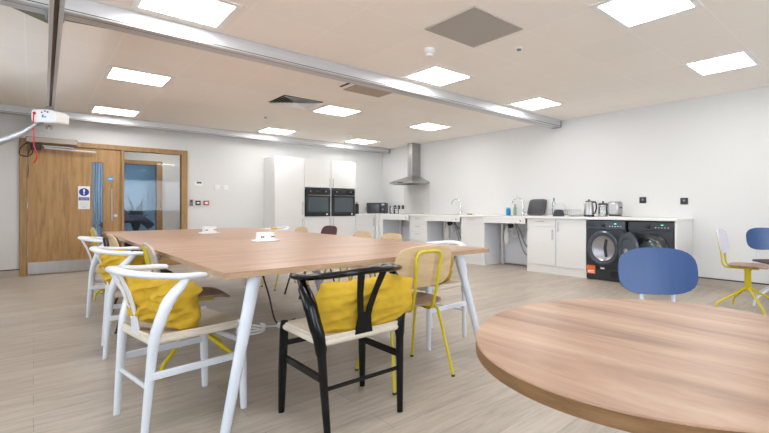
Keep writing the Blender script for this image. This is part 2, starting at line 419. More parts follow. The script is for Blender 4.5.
# door signs
t = thing('door_sign', 'white notice with a blue exclamation circle on the oak door', 'sign', (.585, LY0-.003, 1.205))
MB().box(-.073, .073, -.003, .003, -.187, .187).build('plate', 'paper', t, smooth=False)
fr = frame_of((0, -.003, .092), (0, -1, 0))
cr = MB().lathe([(.062, 0), (.062, .0015)], 32, M4=fr).build('blue_circle', 'sign_blue', t)
mk = MB().prism([(-.013, .042), (.013, .042), (.008, -.012), (-.008, -.012)], .0016, .0028, M4=Matrix.Translation((0, 0, 0)) @ frame_of((0, -.003, .092), (0, -1, 0)))
mk.lathe([(.011, .0016), (.011, .0028)], 16, cy=-.030, M4=fr); mk.build('exclamation_mark', 'paper', cr, smooth=False)
bar = MB().box(-.066, .066, -.0045, -.003, -.045, .004).build('blue_bar', 'sign_blue', t, smooth=False)
mb = MB()
for r in range(2):
    x = -.055
    while x < .05:
        w = random.uniform(.008, .022); mb.box(x, min(x+w, .056), -.0056, -.0045, -.012-r*.02-.006, -.012-r*.02); x += w+.005
mb.build('white_lettering', 'paper', bar, smooth=False)
for z, w in ((-.07, .05), (-.10, .045), (-.115, .05), (-.145, .04), (-.16, .03)):
    x = -w; mb = MB()
    while x < w:
        q = random.uniform(.006, .018); mb.box(x, min(x+q, w), -.0042, -.003, z-.004, z); x += q+.004
    mb.build('text_line', 'grey_ink', t, smooth=False)
t = thing('door_disc', 'small round blue fire door disc above the pull handle', 'sign', (.921, LY0-.001, 1.526))
MB().lathe([(.042, 0), (.042, .0015)], 32, M4=frame_of((0, 0, 0), (0, -1, 0))).build('disc', 'disc_blue', t)
MB().box(-.026, .026, -.0028, -.0015, .004, .009).box(-.022, .022, -.0028, -.0015, -.007, -.002).build('lettering', 'paper', t, smooth=False)
# automatic door operator
t = thing('door_operator', 'aluminium automatic door opener box mounted over the oak door', 'door opener', (0, FY0, 0))
MB().box(-.08, .50, -.11, 0, 2.035, 2.12).build('housing', mat('operator_grey', S(168, 158, 146), .4, .3), t, bevel=.01)
MB().box(-.03, .08, -.07, 0, 1.925, 2.015).build('motor_cap', 'black_plastic', t, bevel=.008)
mb = MB().tube([(.10, -.06, 1.995), (.45, -.09, 1.985)], .012, 10).tube([(.12, -.05, 1.965), (.73, -.05, 1.945)], .016, 10)
mb.build('arm', 'alu', t)
mb = MB().tube(crom([(-.05, -.06, 2.04), (-.13, -.06, 1.95), (-.14, -.06, 1.84), (-.06, -.05, 1.82), (-.01, -.05, 1.88), (-.02, -.05, 1.94)]), .008, 8)
mb.tube(crom([(-.04, -.03, 1.93), (-.06, -.02, 1.80), (-.055, -.015, 1.60), (-.06, -.015, 1.50)]), .004, 8)
mb.build('cable', 'black_plastic', t)

# wall controls
def plate(name, x, z, w, h, m, label, cat, d=.012):
    t = thing(name, label, cat, (x, YB, z)); MB().box(-w/2, w/2, -d, 0, -h/2, h/2).build('plate', m, t, bevel=.003); return t
t = plate('thermostat', 2.21, 1.50, .13, .09, 'plastic', 'white wall thermostat with a small dark display', 'thermostat', .02)
MB().box(-.03, .05, -.023, -.02, 0, .035).build('display', 'lcd', t, smooth=False)
for i, x in enumerate((2.53, 2.68)):
    t = plate('light_switch', x, 1.44, .09, .09, 'plastic', ('left' if i == 0 else 'right')+' one of two white light switches right of the thermostat', 'light switch')
    MB().box(-.014, .014, -.017, -.012, -.02, .02).build('rocker', 'paper', t, bevel=.001)
t = plate('card_reader', 2.095, 1.135, .05, .12, 'grey_plastic', 'slim grey card reader beside the oak door frame', 'card reader', .025)
MB().box(-.012, .012, -.028, -.025, .02, .045).build('led_window', 'black_plastic', t, smooth=False)
t = plate('exit_button', 2.205, 1.135, .085, .085, 'black_plastic', 'black square exit button between card reader and red box', 'button')
MB().box(-.022, .022, -.018, -.012, -.015, .015).build('button', 'plastic', t, bevel=.002)
t = plate('call_point', 2.34, 1.135, .09, .085, 'redbox', 'red break glass fire call point on the back wall', 'call point', .03)
MB().box(-.028, .028, -.033, -.030, -.02, .02).build('glass_plate', 'paper', t, smooth=False)

# ---------------------------------------------------------------- ceiling fittings
lx = (.757, 3.19, 5.02); ly = (1.36, 3.75, 6.17, 8.6)
names = {0: 'nearest', 1: 'second', 2: 'third', 3: 'farthest'}; cols = ('left', 'middle', 'right')
proto = None
for i, x in enumerate(lx):
    for j, y in enumerate(ly):
        if (i, j) == (0, 0): lab = 'unseen square ceiling light added for lighting at the near end of the left row'  # out of view, added to the grid for its light
        else: lab = 'square LED ceiling light, %s in the %s row running towards the kitchen wall' % (names[j], cols[i])
        loc = (x+.019*(y-1.36), y, CH)
        if proto is None:
            proto = thing('ceiling_light', lab, 'ceiling light', loc, 0, 'square ceiling lights')
            MB().box(-.3, .3, -.3, -.252, -.008, 0).box(-.3, .3, .252, .3, -.008, 0).box(-.3, -.252, -.252, .252, -.008, 0).box(.252, .3, -.252, .252, -.008, 0).build('frame', 'plastic', proto, bevel=.002)
            MB().box(-.252, .252, -.252, .252, -.005, -.001).build('diffuser', 'lit', proto, smooth=False)
        else: copy_tree(proto, loc, 0, lab, 'square ceiling lights')
# perforated grille above
t = thing('ceiling_grille', 'large square grey perforated ceiling grille before the near rail', 'air grille', (2.58, 2.54, CH)); t.scale = (.96, .96, 1)
MB().box(-.3, .3, -.3, -.285, -.01, 0).box(-.3, .3, .285, .3, -.01, 0).box(-.3, -.285, -.285, .285, -.01, 0).box(.285, .3, -.285, .285, -.01, 0).build('frame', 'grille', t)
mb = MB().box(-.285, .285, -.285, .285, -.004, 0)
for k in range(-18, 19): mb.box(-.285, .285, k*.0152-.002, k*.0152+.002, -.007, -.004)
mb.build('mesh_panel', 'grille', t, smooth=False)
def diffuser(x, y, label):
    t = thing('air_diffuser', label, 'air vent', (x, y, CH))
    MB().box(-.27, .27, -.27, .27, -.004, 0).build('back_plate', 'vent_dark', t, smooth=False)
    mb = MB()
    for k in range(6):
        r = .27-.042*k; q = r-.028
        for s_ in range(4):
            R = Matrix.Rotation(s_*PI/2, 4, 'Z')
            pts = [(-r, -r, -.026), (r, -r, -.026), (q, -q, -.006), (-q, -q, -.006)]
            mb.quad([R @ Vector(p) for p in pts]); mb.quad([R @ (Vector(p)+Vector((0, 0, .002))) for p in pts[::-1]])
    mb.build('louvres', 'plastic', t, smooth=False)
    return t
diffuser(2.60, 6.05, 'louvred square air vent between the two ceiling rails')
t = thing('ceiling_panel', 'plain tan square air panel just behind the near ceiling rail', 'air vent', (3.0, 4.75, CH))
MB().box(-.26, .26, -.24, .24, -.012, 0).build('panel', 'vent_tan', t, bevel=.004)
MB().box(-.36, -.34, -.12, .14, -.01, 0).build('slot', 'vent_dark', t, smooth=False)
t = thing('ceiling_panel', 'dull green ceiling panel behind the rail at the far left', 'air vent', (.12, 4.60, CH))
MB().prism([(-.25, .04), (0, .30), (.02, .10), (.30, .06), (.30, -.28), (-.25, -.28)], -.012, 0).build('panel', 'green_void', t)
def detector(x, y, r, h, label, group=None):
    t = thing('smoke_detector', label, 'smoke detector', (x, y, CH), 0, group)
    MB().lathe([(r, 0), (r, -h*.35), (r*.75, -h*.5), (r*.7, -h*.85), (r*.5, -h)], 24).build('head', 'plastic', t)
    MB().lathe([(r*.73, -h*.5), (r*.745, -h*.62)], 24).build('vent_ring', 'grey_plastic', t)
detector(2.62, 3.16, .05, .07, 'white smoke detector beside the square grey grille')
detector(4.57, 8.07, .045, .05, 'small smoke detector in front of the farthest right ceiling light')
for x, y, lab in ((3.2, 2.56, 'tiny round ceiling sensor right of the grey grille'), (2.68, 7.4, 'tiny round ceiling sensor behind the louvred vent')):
    t = thing('ceiling_sensor', lab, 'sensor', (x, y, CH))
    MB().lathe([(.035, 0), (.035, -.006), (.026, -.008)], 20).build('housing', 'plastic', t); MB().lathe([(.022, -.008), (.020, -.018), (.008, -.024)], 20).build('lens', 'grey_plastic', t)
# hoist rails
def rail(name, y0, y1, z0, x0, x1, label):
    t = thing(name, label, 'ceiling rail', (0, 0, 0))
    MB().box(x0, x1, y0, y1, z0, CH).build('channel', 'alu', t, bevel=.006)
    ln = t.children[0]
    MB().box(x0, x1-.01, y0-.0015, y0, z0+.012, z0+.018).box(x0, x1-.01, y0+.06, y0+.064, z0-.0012, z0).build('seam', 'vent_dark', ln, smooth=False)
    MB().box(x1, x1+.012, y0-.005, y1+.005, z0-.005, CH-.02).build('end_cap', 'grey_plastic', t, bevel=.003)
    mb = MB().tube([(x1+.012, (y0+y1)/2, z0+.05), (XR, (y0+y1)/2, z0+.05)], .025, 12); mb.build('wall_bracket', 'plastic', t)
    return t
rail('hoist_rail', 4.13, 4.315, 2.398, XL, 6.28, 'long aluminium ceiling rail crossing over the near half of the room')
rail('hoist_rail', 9.13, 9.31, 2.405, XL, 6.27, 'long aluminium ceiling rail running just before the oak door wall')
t = thing('traverse_rail', 'narrow aluminium traverse rail slung under both long ceiling rails', 'ceiling rail', (.1, 3.6, 2.25), 0)
L_ = 5.75; ang = -math.atan2(.07, 5.75); t.rotation_euler = (0, 0, ang)
MB().box(-.034, -.012, -.9, L_, 0, .10).box(.012, .034, -.9, L_, 0, .10).box(-.012, .012, -.9, L_, .05, .10).build('channel', 'alu', t)
MB().box(-.012, .012, -.9, L_, .03, .05).build('slot', 'alu_dark', t, smooth=False)
for y in (.62, L_-.13):
    MB().box(-.05, .05, y-.05, y+.05, .10, .155).build('trolley', 'grey_plastic', t, bevel=.01)
# hoist motor
t = thing('hoist_motor', 'white ceiling hoist motor box hanging from the traverse rail', 'ceiling hoist', (.14, 7.1, 2.0), math.radians(-42)); t.scale = (.72, .9, .9)
mb = MB(); prof = fillet([(-.19, .05, 0), (-.19, .19, 0), (.10, .19, 0), (.20, .16, 0), (.205, .02, 0), (-.15, .02, 0), (-.19, .05, 0)], .05)
poly = [(p.x, p.y) for p in prof[:-1]]
mb.prism(poly, -.10, .10, M4=Matrix.Rotation(PI/2, 4, 'X')); mb.build('housing', 'plastic', t, bevel=.015)
mb = MB()
for x, z in ((-.02, .15), (.03, .165), (-.005, .11), (.07, .155)): mb.lathe([(.010, 0), (.010, .006)], 14, M4=frame_of((x, -.10, z), (0, -1, 0)))
mb.build('socket', 'black_plastic', t)
MB().box(-.02, .05, -.103, -.10, .085, .10).build('label_strip', 'disc_blue', t, smooth=False)
MB().lathe([(.018, 0), (.018, .012)], 16, M4=frame_of((-.13, -.10, .14), (0, -1, 0))).build('cord_socket', 'red', t)
MB().tube(crom([(-.13, -.115, .14), (-.128, -.118, .0), (-.12, -.116, -.15), (-.125, -.117, -.27), (-.10, -.115, -.34), (-.075, -.115, -.42), (-.12, -.116, -.50)]), .007, 8).build('pull_cord', 'red', t)
MB().box(-.03, .03, -.03, .03, .19, .245).build('hanger', 'grey_plastic', t)
t = thing('spreader_bar', 'pale curved sling bar reaching left from the hoist motor', 'sling bar', (0, 0, 0))
MB().tube(crom([(.02, 7.02, 1.99), (-.03, 7.10, 1.945), (-.11, 7.18, 1.88), (-.275, 7.34, 1.80), (-.55, 7.6, 1.74)]), [.016]*6+[.025]*6+[.035]*6+[.045]*7, 12).build('bar', 'alu', t)
MB().tube([(.02, 7.02, 1.99), (.08, 7.06, 2.02)], .012, 8).build('hook', 'grey_plastic', t)

# ---------------------------------------------------------------- kitchen
XF = 5.75; CT0, CT1 = .868, .905
def bar_handle(parent, pts, r=.006, off=(-.03, 0, 0)):
    a, b = Vector(pts[0]), Vector(pts[1]); o = Vector(off); d_ = (b-a).normalized()*.02
    mb = MB().tube([a+o, b+o], r, 8).tube([a+d_, a+d_+o], r*.8, 8).tube([b-d_, b-d_+o], r*.8, 8)
    return mb.build('handle', 'steel', parent)
# right-hand run: fronts at x = XF, along y
def cab(y0, y1, label, fronts, side_gap=.0, name='base_cabinet'):
    t = thing(name, label, 'cabinet', (XF, y0, 0)); W = y1-y0
    MB().box(.02, .56, 0, W, .13, CT0).build('body', 'carcase', t, smooth=False)
    MB().box(.015, .50, .0, W, 0, .13).build('plinth', 'gloss_white', t, smooth=False)
    for f in fronts:
        nm, a0, a1, z0, z1, h = f
        o = MB().box(0, .019, a0+.002, a1-.002, z0+.002, z1-.002).build(nm, 'gloss_white', t, bevel=.002)
        if h == 'h': bar_handle(o, ((0, (a0+a1)/2-.08, z1-.045), (0, (a0+a1)/2+.08, z1-.045)))
        elif h == 'l': bar_handle(o, ((0, a0+.04, z1-.20), (0, a0+.04, z1-.04)))
        elif h == 'r': bar_handle(o, ((0, a1-.04, z1-.20), (0, a1-.04, z1-.04)))
        elif h == 'hl': bar_handle(o, ((0, a0+.04, z1-.30), (0, a0+.04, z1-.06)))
    return t
cab(3.345, 3.86, 'white base cabinet with one tall door, left of the open dryer', [('door', 0, .515, .13, CT0, 'r')])
cab(3.862, 4.445, 'white base cabinet with top drawer, right of the second sink bay', [('drawer', .02, .565, .74, CT0, 'h'), ('door', .02, .565, .13, .738, 'l')])
cab(5.40, 6.0, 'white base cabinet with top drawer, between the two sink bays', [('drawer', 0, .6, .74, CT0, 'h'), ('door', 0, .6, .13, .738, None)])
cab(7.02, 7.60, 'white four drawer unit between hob bay and first sink bay', [('drawer', 0, .58, .70, CT0, 'h'), ('drawer', 0, .58, .54, .698, 'h'), ('drawer', 0, .58, .36, .538, 'h'), ('drawer', 0, .58, .13, .358, 'h')])
t = thing('end_panel', 'white end panel closing the worktop beside the washing machine', 'panel', (XF, 2.06, 0))
MB().box(0, .565, 0, .03, 0, CT0).build('panel', 'gloss_white', t, bevel=.002)
mb = MB().box(XF-.03, XR, 2.05, 4.45, CT0, CT1).build('worktop', 'worktop', bevel=.004)
tag(mb, 'white worktop length over the washing machines and door cabinets', 'worktop')
mb = MB().box(XF-.03, XR, 5.398, 6.004, CT0, CT1).build('worktop', 'worktop', bevel=.004)
tag(mb, 'short white worktop over the drawer cabinet between both sinks', 'worktop')
mb = MB().box(XF-.03, XR, 7.01, 7.61, CT0, CT1).build('worktop', 'worktop', bevel=.004)
tag(mb, 'short white worktop over the four drawer unit', 'worktop')
def bay(y0, y1, label, sink=True):
    # rise-and-fall worktop over knee space
    t = thing('worktop_bay', label, 'worktop', (XF-.03, y0, 0)); W = y1-y0
    if sink:
        s0, s1 = W/2-.22, W/2+.22
        top = MB().box(0, .13, .004, W-.004, CT0, CT1).box(.46, .60, .004, W-.004, CT0, CT1).box(.13, .46, .004, s0, CT0, CT1).box(.13, .46, s1, W-.004, CT0, CT1)
    else: top = MB().box(0, .60, .004, W-.004, CT0, CT1)
    top.build('top', 'worktop', t, smooth=False)
    MB().box(0, .02, .004, W-.004, .775, CT0).build('fascia', 'gloss_white', t, smooth=False)
    MB().lathe([(.012, 0), (.012, .006)], 12, M4=frame_of((0, .10, .82), (-1, 0, 0))).build('switch', 'black_plastic', t)
    MB().box(.52, .57, .01, W-.01, .02, .60).build('back_panel', 'carcase', t, smooth=False)
    MB().box(.45, .49, .03, .08, 0, .86).box(.45, .49, W-.08, W-.03, 0, .86).build('lift_column', 'pipe', t, smooth=False)
    if sink:
        MB().box(.13, .46, s0, s1, .775, .78).box(.13, .135, s0, s1, .78, CT1).box(.455, .46, s0, s1, .78, CT1).box(.135, .455, s0, s0+.005, .78, CT1).box(.135, .455, s1-.005, s1, .78, CT1).build('basin', 'steel', t, smooth=False)
        c = W*.54
        mb = MB().lathe([(.035, .70), (.04, .775)], 16, cx=.3, cy=c).tube(crom([(.3, c, .72), (.3, c, .60), (.34, c-.02, .52), (.40, c-.06, .58), (.50, c-.10, .50)]), .018, 10)
        mb.build('waste_pipe', 'pipe', t)
        MB().lathe([(.036, .40), (.048, .42), (.048, .60), (.026, .64), (.026, .72)], 16, cx=.26, cy=c+.10).build('trap', 'pipe', t)
        MB().lathe([(.045, 0), (.05, .05)], 14, M4=frame_of((.25, c-.02, .73), (-1, 0, 0))).build('waste_motor', 'black_plastic', t)
        MB().tube(crom([(.28, c-.10, .77), (.27, c-.20, .62), (.30, c-.27, .42), (.40, c-.28, .34), (.5, c-.2, .40)]), .010, 8).tube(crom([(.30, c-.06, .77), (.32, c-.14, .5), (.36, c-.22, .25), (.5, c-.24, .2)]), .008, 8).build('hose', 'grey_plastic', t)
    return t
bay(4.45, 5.395, 'open knee space sink bay with pipes, nearest the door cabinets')
bay(6.008, 7.008, 'open knee space sink bay with pipes, beside the drawer unit')
bay(7.615, 8.60, 'open knee space bay under the steel cooker hood', sink=False)
# hob plate
t = thing('hob', 'thin dark glass hob on the worktop under the cooker hood', 'hob', (6.02, 8.04, CT1))
MB().box(-.25, .25, -.29, .29, 0, .006).build('glass', 'oven_glass', t, bevel=.002)
# corner + back run
t = thing('corner_cabinet', 'white corner cabinet where the two worktops meet', 'cabinet', (0, 0, 0))
MB().box(5.20, XF, 8.92, YB-.012, .13, CT0).box(XF, XR-.02, 8.61, YB-.012, .13, CT0).build('body', 'carcase', t, smooth=False)
MB().box(5.21, XF, 8.97, 9.4, 0, .13).box(XF+.05, XR-.1, 8.62, 9.4, 0, .13).build('plinth', 'gloss_white', t, smooth=False)
o = MB().box(5.205, 5.70, 8.90, 8.919, .13, CT0).build('door', 'gloss_white', t, bevel=.002)
bar_handle(o, ((5.66, 8.90, .62), (5.66, 8.90, .80)), off=(0, -.03, 0))
MB().box(XF-.019, XF, 8.61, 8.75, .13, CT0).build('door', 'gloss_white', t, bevel=.002)
MB().box(XF-.03, XF, 8.77, 8.90, .13, CT0).build('post', 'gloss_white', t, smooth=False)
tag(MB().box(5.202, XR, 8.87, YB, CT0, CT1).box(XF-.03, XR, 8.604, 8.87, CT0, CT1).build('worktop', 'worktop', smooth=False), 'white corner worktop carrying the microwave', 'worktop')
# splashback
tag(MB().box(XR-.004, XR-.001, 7.61, 8.58, CT1+.002, 1.575).build('splashback', mat('grey_splashback', S(214, 212, 208), .25), smooth=False), 'pale grey splashback sheet on the wall below the cooker hood', 'splashback')
# hood
t = thing('cooker_hood', 'stainless steel chimney cooker hood on the kitchen wall', 'cooker hood', (XR, 8.04, 0))
bm_ = MB(); v = bm_.bm.verts
b0 = [(-.50, -.43, 1.585), (-.50, .43, 1.585), (0, .43, 1.585), (0, -.43, 1.585)]
b1 = [(x, y, 1.625) for x, y, z in b0]
b2 = [(-.25, -.095, 1.76), (-.25, .095, 1.76), (0, .095, 1.76), (0, -.095, 1.76)]
R_ = [[v.new(p) for p in q] for q in (b0, b1, b2)]
for i in (0, 1):
    for k in range(4): bm_.bm.faces.new((R_[i][k], R_[i][(k+1) % 4], R_[i+1][(k+1) % 4], R_[i+1][k]))
bm_.bm.faces.new(R_[0][::-1]); bm_.bm.faces.new(R_[2])
bm_.build('canopy', 'steel', t, smooth=False)
MB().box(-.235, 0, -.09, .09, 1.76, CH-.002).build('chimney', 'steel', t, bevel=.003)
MB().box(-.44, -.06, -.36, .36, 1.578, 1.584).build('filter', 'alu_dark', t, smooth=False)
MB().box(-.502, -.50, -.10, .10, 1.595, 1.615).build('control_strip', 'black_plastic', t, smooth=False)
# tall units
YT = 8.90
t = thing('tall_cabinet', 'tall white larder cabinet left of the two ovens', 'cabinet', (3.40, YT, 0))
MB().box(0, .598, .02, .59, .1, 2.08).build('body', 'gloss_white', t, smooth=False)
MB().box(.0, .598, .05, .59, 0, .1).build('plinth', 'gloss_white', t, smooth=False)
o = MB().box(.002, .596, 0, .019, .105, .84).build('door', 'gloss_white', t, bevel=.002); bar_handle(o, ((.555, 0, .56), (.555, 0, .82)), off=(0, -.03, 0))
o = MB().box(.002, .596, 0, .019, .845, 2.078).build('door', 'gloss_white', t, bevel=.002); bar_handle(o, ((.555, 0, .90), (.555, 0, 1.16)), off=(0, -.03, 0))
def oven_unit(x0, side, label):
    t = thing('oven_housing', label, 'cabinet', (x0, YT, 0))
    MB().box(0, .598, .56, .59, .1, 2.08).box(0, .018, .02, .56, .1, 2.08).box(.58, .598, .02, .56, .1, 2.08).box(.018, .58, .02, .56, .1, .86).box(.018, .58, .02, .56, 1.475, 2.08).build('body', 'gloss_white', t, smooth=False)
    MB().box(0, .598, .05, .59, 0, .1).build('plinth', 'gloss_white', t, smooth=False)
    hx = .56 if side else .04
    o = MB().box(.002, .596, 0, .019, .105, .85).build('door', 'gloss_white', t, bevel=.002); bar_handle(o, ((hx, 0, .62), (hx, 0, .83)), off=(0, -.03, 0))
    o = MB().box(.002, .596, 0, .019, 1.475, 2.078).build('door', 'gloss_white', t, bevel=.002); bar_handle(o, ((hx, 0, 1.50), (hx, 0, 1.68)), off=(0, -.03, 0))
oven_unit(4.0, 1, 'white tall housing around the left oven, beside the larder')
oven_unit(4.6, 0, 'white tall housing around the right oven, beside the worktop')
def oven(x0, label):
    t = thing('oven', label, 'oven', (x0, YT, 0), 0, 'built-in ovens')
    MB().box(.03, .57, .01, .5, .865, 1.435).build('body', 'black_plastic', t, smooth=False)
    cp = MB().box(.022, .576, -.012, .01, 1.345, 1.442).build('control_panel', 'black_plastic', t, bevel=.002)
    MB().box(.25, .35, -.0135, -.012, 1.385, 1.41).build('display', 'dark_glass', cp, smooth=False)
    MB().lathe([(.016, 0), (.014, .014)], 16, M4=frame_of((.13, -.012, 1.395), (0, -1, 0))).lathe([(.016, 0), (.014, .014)], 16, M4=frame_of((.47, -.012, 1.395), (0, -1, 0))).build('knob', 'steel', cp)
    dr = MB().box(.022, .576, -.012, .01, .862, 1.338).build('door', 'black_plastic', t, bevel=.002)
    MB().box(.075, .525, -.0135, -.012, .95, 1.27).build('window', 'dark_glass', dr, smooth=False)
    bar_handle(dr, ((.05, -.012, 1.308), (.548, -.012, 1.308)), r=.010, off=(0, -.035, 0))
    MB().lathe([(.02, 0), (.02, .0015)], 16, M4=frame_of((.50, -.012, .905), (0, -1, 0))).build('sticker', 'paper', dr)
oven(4.0, 'black built-in oven on the left, next to the larder cabinet')
oven(4.6, 'black built-in oven on the right, next to the worktop')

# machines
def machine(y0, label, name, cat, opened):
    t = thing(name, label, cat, (XF, y0, 0)); W = .60
    mb = MB().box(.02, .55, 0, W, .012, .855)
    mb.build('body', 'appliance', t, bevel=.006)
    # front panel with round opening
    cy, cz, R0 = (.325, .465, .215) if opened else (.285, .47, .205)
    bm2 = MB(); n = 40; vv = bm2.bm.verts
    inner = []; outer = []
    for k in range(n):
        a = 2*PI*k/n; c_, s_ = math.cos(a), math.sin(a)
        q = 1/max(abs(c_)/(.298), abs(s_)/(.0+.30))
        yy, zz = cy+c_*R0*.8, cz+s_*R0*.8
        inner.append((0, yy, zz)); outer.append((0, min(max(cy+c_*q, .004), W-.004), min(max(cz+s_*q*.9+0, .16), .735)))
    I = [vv.new(p) for p in inner]; O = [vv.new(p) for p in outer]; I2 = [vv.new((.02, p[1], p[2])) for p in inner]; O2 = [vv.new((.02, p[1], p[2])) for p in outer]
    for k in range(n):
        j = (k+1) % n
        for f in ((I[k], I[j], O[j], O[k]), (I[k], I2[k], I2[j], I[j]), (O[k], O[j], O2[j], O2[k])): bm2.bm.faces.new(f)
    fp = bm2.build('front_panel', 'appliance', t, smooth=False)
    lo = MB().box(0, .02, .004, W-.004, .012, .155).build('kick_panel', 'appliance', t, bevel=.003)
    if opened:
        mb = MB()
        for k in range(9): mb.box(-.002, 0, .06+k*.018, .07+k*.018, .06, .20-.055)
        mb.build('air_slots', 'black_plastic', lo, smooth=False)
        s = MB().box(-.002, 0, .455, .585, .085, .205).build('energy_label', 'orange', t, smooth=False)
        MB().box(-.0035, -.002, .47, .57, .12, .133).box(-.0035, -.002, .47, .57, .10, .11).build('label_lines', 'paper', s, smooth=False)
        MB().box(-.002, 0, .31, .37, .165, .185).build('maker_badge', 'paper', t, smooth=False)
    cp = MB().box(-.004, .02, .002, W-.002, .738, .853).build('control_panel', 'appliance_mid' if opened else 'appliance', t, bevel=.004)
    dmx = frame_of((-.004, .33, .795), (-1, 0, 0))
    MB().lathe([(.032, 0), (.030, .02), (.012, .022)], 24, M4=dmx).build('dial', 'black_plastic', cp)
    MB().box(-.0055, -.004, .43, .565, .77, .82).build('drawer_face', 'appliance', cp, smooth=False)
    MB().box(-.0055, -.004, .13, .16, .808, .818).build('display', 'green_led', cp, smooth=False)
    mb = MB()
    for k in range(5): mb.box(-.0055, -.004, .06+k*.04, .075+k*.04, .775, .782)
    mb.build('buttons', 'paper', cp, smooth=False)
    fx = frame_of((0, cy, cz), (-1, 0, 0))
    if opened:
        rg = [(R0*.80, .0), (R0*1.12, .0), (R0*1.14, .02), (R0*1.05, .035), (R0*.86, .03), (R0*.80, .0)]
        mb = MB(); rings = []
        for r, z in rg[:-1]:
            rings.append([mb.bm.verts.new(fx @ Vector((r*math.cos(2*PI*k/40), r*math.sin(2*PI*k/40), z))) for k in range(40)])
        for i in range(5):
            for k in range(40): mb.bm.faces.new((rings[i][k], rings[i][(k+1) % 40], rings[(i+1) % 5][(k+1) % 40], rings[(i+1) % 5][k]))
        mb.build('porthole_ring', 'appliance_mid', t)
        # drum: recess shown as shallow bowl in front of body
        mb = MB(); rings = []
        for r, z in ((R0*.84, .028), (R0*.76, .012), (R0*.70, .004)):
            rings.append([mb.bm.verts.new(fx @ Vector((r*math.cos(2*PI*k/40), r*math.sin(2*PI*k/40), z-.012))) for k in range(40)])
        for i in range(2):
            for k in range(40): mb.bm.faces.new((rings[i][k], rings[i][(k+1) % 40], rings[i+1][(k+1) % 40], rings[i+1][k]))
        mb.bm.faces.new(rings[-1]); dd = mb.build('drum', 'drum', t)
        mb = MB()
        mb.prism([(.02, -.13), (.06, -.12), (.045, .0), (.06, .12), (.02, .13), (-.005, .0)], -.006, -.003, M4=fx)
        mb.build('drum_fin', 'appliance', dd, smooth=False)
        # door swung open, hinge on the right
        piv = Vector((-.01, cy-R0*1.05, cz)); th = math.radians(57); dirv = Vector((-math.cos(th), -math.sin(th), 0)); nrm = Vector((-math.sin(th), math.cos(th), 0))
        c0 = piv + dirv*.25; fm = frame_of(c0, nrm)
        dr = MB().lathe([(.235, -.02), (.25, .0), (.235, .025), (.18, .03), (.15, .012), (.10, .02), (.04, .028)], 36, M4=fm).build('door', 'appliance_mid', t)
        MB().lathe([(.035, .028), (.03, .05), (.01, .055)], 20, M4=fm).build('door_catch', 'drum', dr)
        MB().tube([piv+Vector((.01, 0, -.06)), piv+Vector((.01, 0, .06))], .014, 10).build('hinge', 'chrome', t)
        MB().tube([piv+Vector((0, 0, 0)), piv+dirv*.03], .02, 8).build('hinge_arm', 'appliance_mid', t)
    else:
        dr = MB().lathe([(R0*1.12, 0), (R0*1.14, .02), (R0*1.05, .04), (R0*.80, .045), (R0*.78, .02)], 40, M4=fx).build('door', 'black_plastic', t)
        mb = MB(); rings = []
        for r, z in ((R0*.82, .044), (R0*.80, .052), (R0*.72, .052), (R0*.70, .044)):
            rings.append([mb.bm.verts.new(fx @ Vector((r*math.cos(2*PI*k/40), r*math.sin(2*PI*k/40), z))) for k in range(40)])
        for i in range(4):
            for k in range(40): mb.bm.faces.new((rings[i][k], rings[i][(k+1) % 40], rings[(i+1) % 4][(k+1) % 40], rings[(i+1) % 4][k]))
        mb.build('chrome_ring', 'chrome', dr)
        MB().lathe([(R0*.70, .03), (R0*.5, .048), (R0*.2, .055)], 32, M4=fx).build('porthole_glass', 'dark_glass', dr)
machine(2.742, 'dark grey tumble dryer with its round door swung open', 'tumble_dryer', 'tumble dryer', True)
machine(2.10, 'black washing machine with closed door at the worktop end', 'washing_machine', 'washing machine', False)

# wall sockets
def socket(y, z, w, label, g=None):
    t = thing('wall_socket', label, 'socket', (XR, y, z), 0, g)
    MB().box(-.010, 0, -w/2, w/2, -.045, .045).build('plate', 'black_plastic', t, bevel=.003)
    MB().box(-.013, -.010, -.014, .014, -.006, .022).build('switch', 'grey_plastic', t, smooth=False)
socket(2.745, 1.15, .10, 'black wall socket above the worktop, nearer the toaster')
socket(2.17, 1.13, .10, 'black wall socket nearest the worktop end')
for k, y in enumerate((8.94, 8.78, 8.62)):
    socket(y, 1.06, .09, ('left one', 'middle one', 'right one')[k]+' of three black sockets between microwave and splashback', 'three sockets near the microwave')

# microwave
t = thing('microwave', 'black microwave oven standing in the worktop corner', 'microwave', (5.93, 9.13, CT1), math.radians(-45))
MB().box(-.225, .225, -.15, .15, .01, .26).build('body', 'black_plastic', t, bevel=.006)
dr = MB().box(-.222, .10, -.165, -.15, .014, .256).build('door', 'black_plastic', t, bevel=.003)
MB().box(-.19, .07, -.167, -.165, .05, .22).build('window', 'smoke_glass', dr, smooth=False)
cp = MB().box(.103, .222, -.163, -.15, .014, .256).build('control_panel', 'black_plastic', t, bevel=.002)
MB().box(.12, .205, -.165, -.163, .20, .235).build('display', 'dark_glass', cp, smooth=False)
MB().lathe([(.022, 0), (.02, .015)], 18, M4=frame_of((.162, -.163, .10), (0, -1, 0))).build('dial', 'grey_plastic', cp)
for x in (-.19, .19):
    MB().lathe([(.012, 0), (.012, .01)], 10, cx=x, cy=-.1).build('foot', 'foot', t)
    MB().lathe([(.012, 0), (.012, .01)], 10, cx=x, cy=.1).build('foot', 'foot', t)
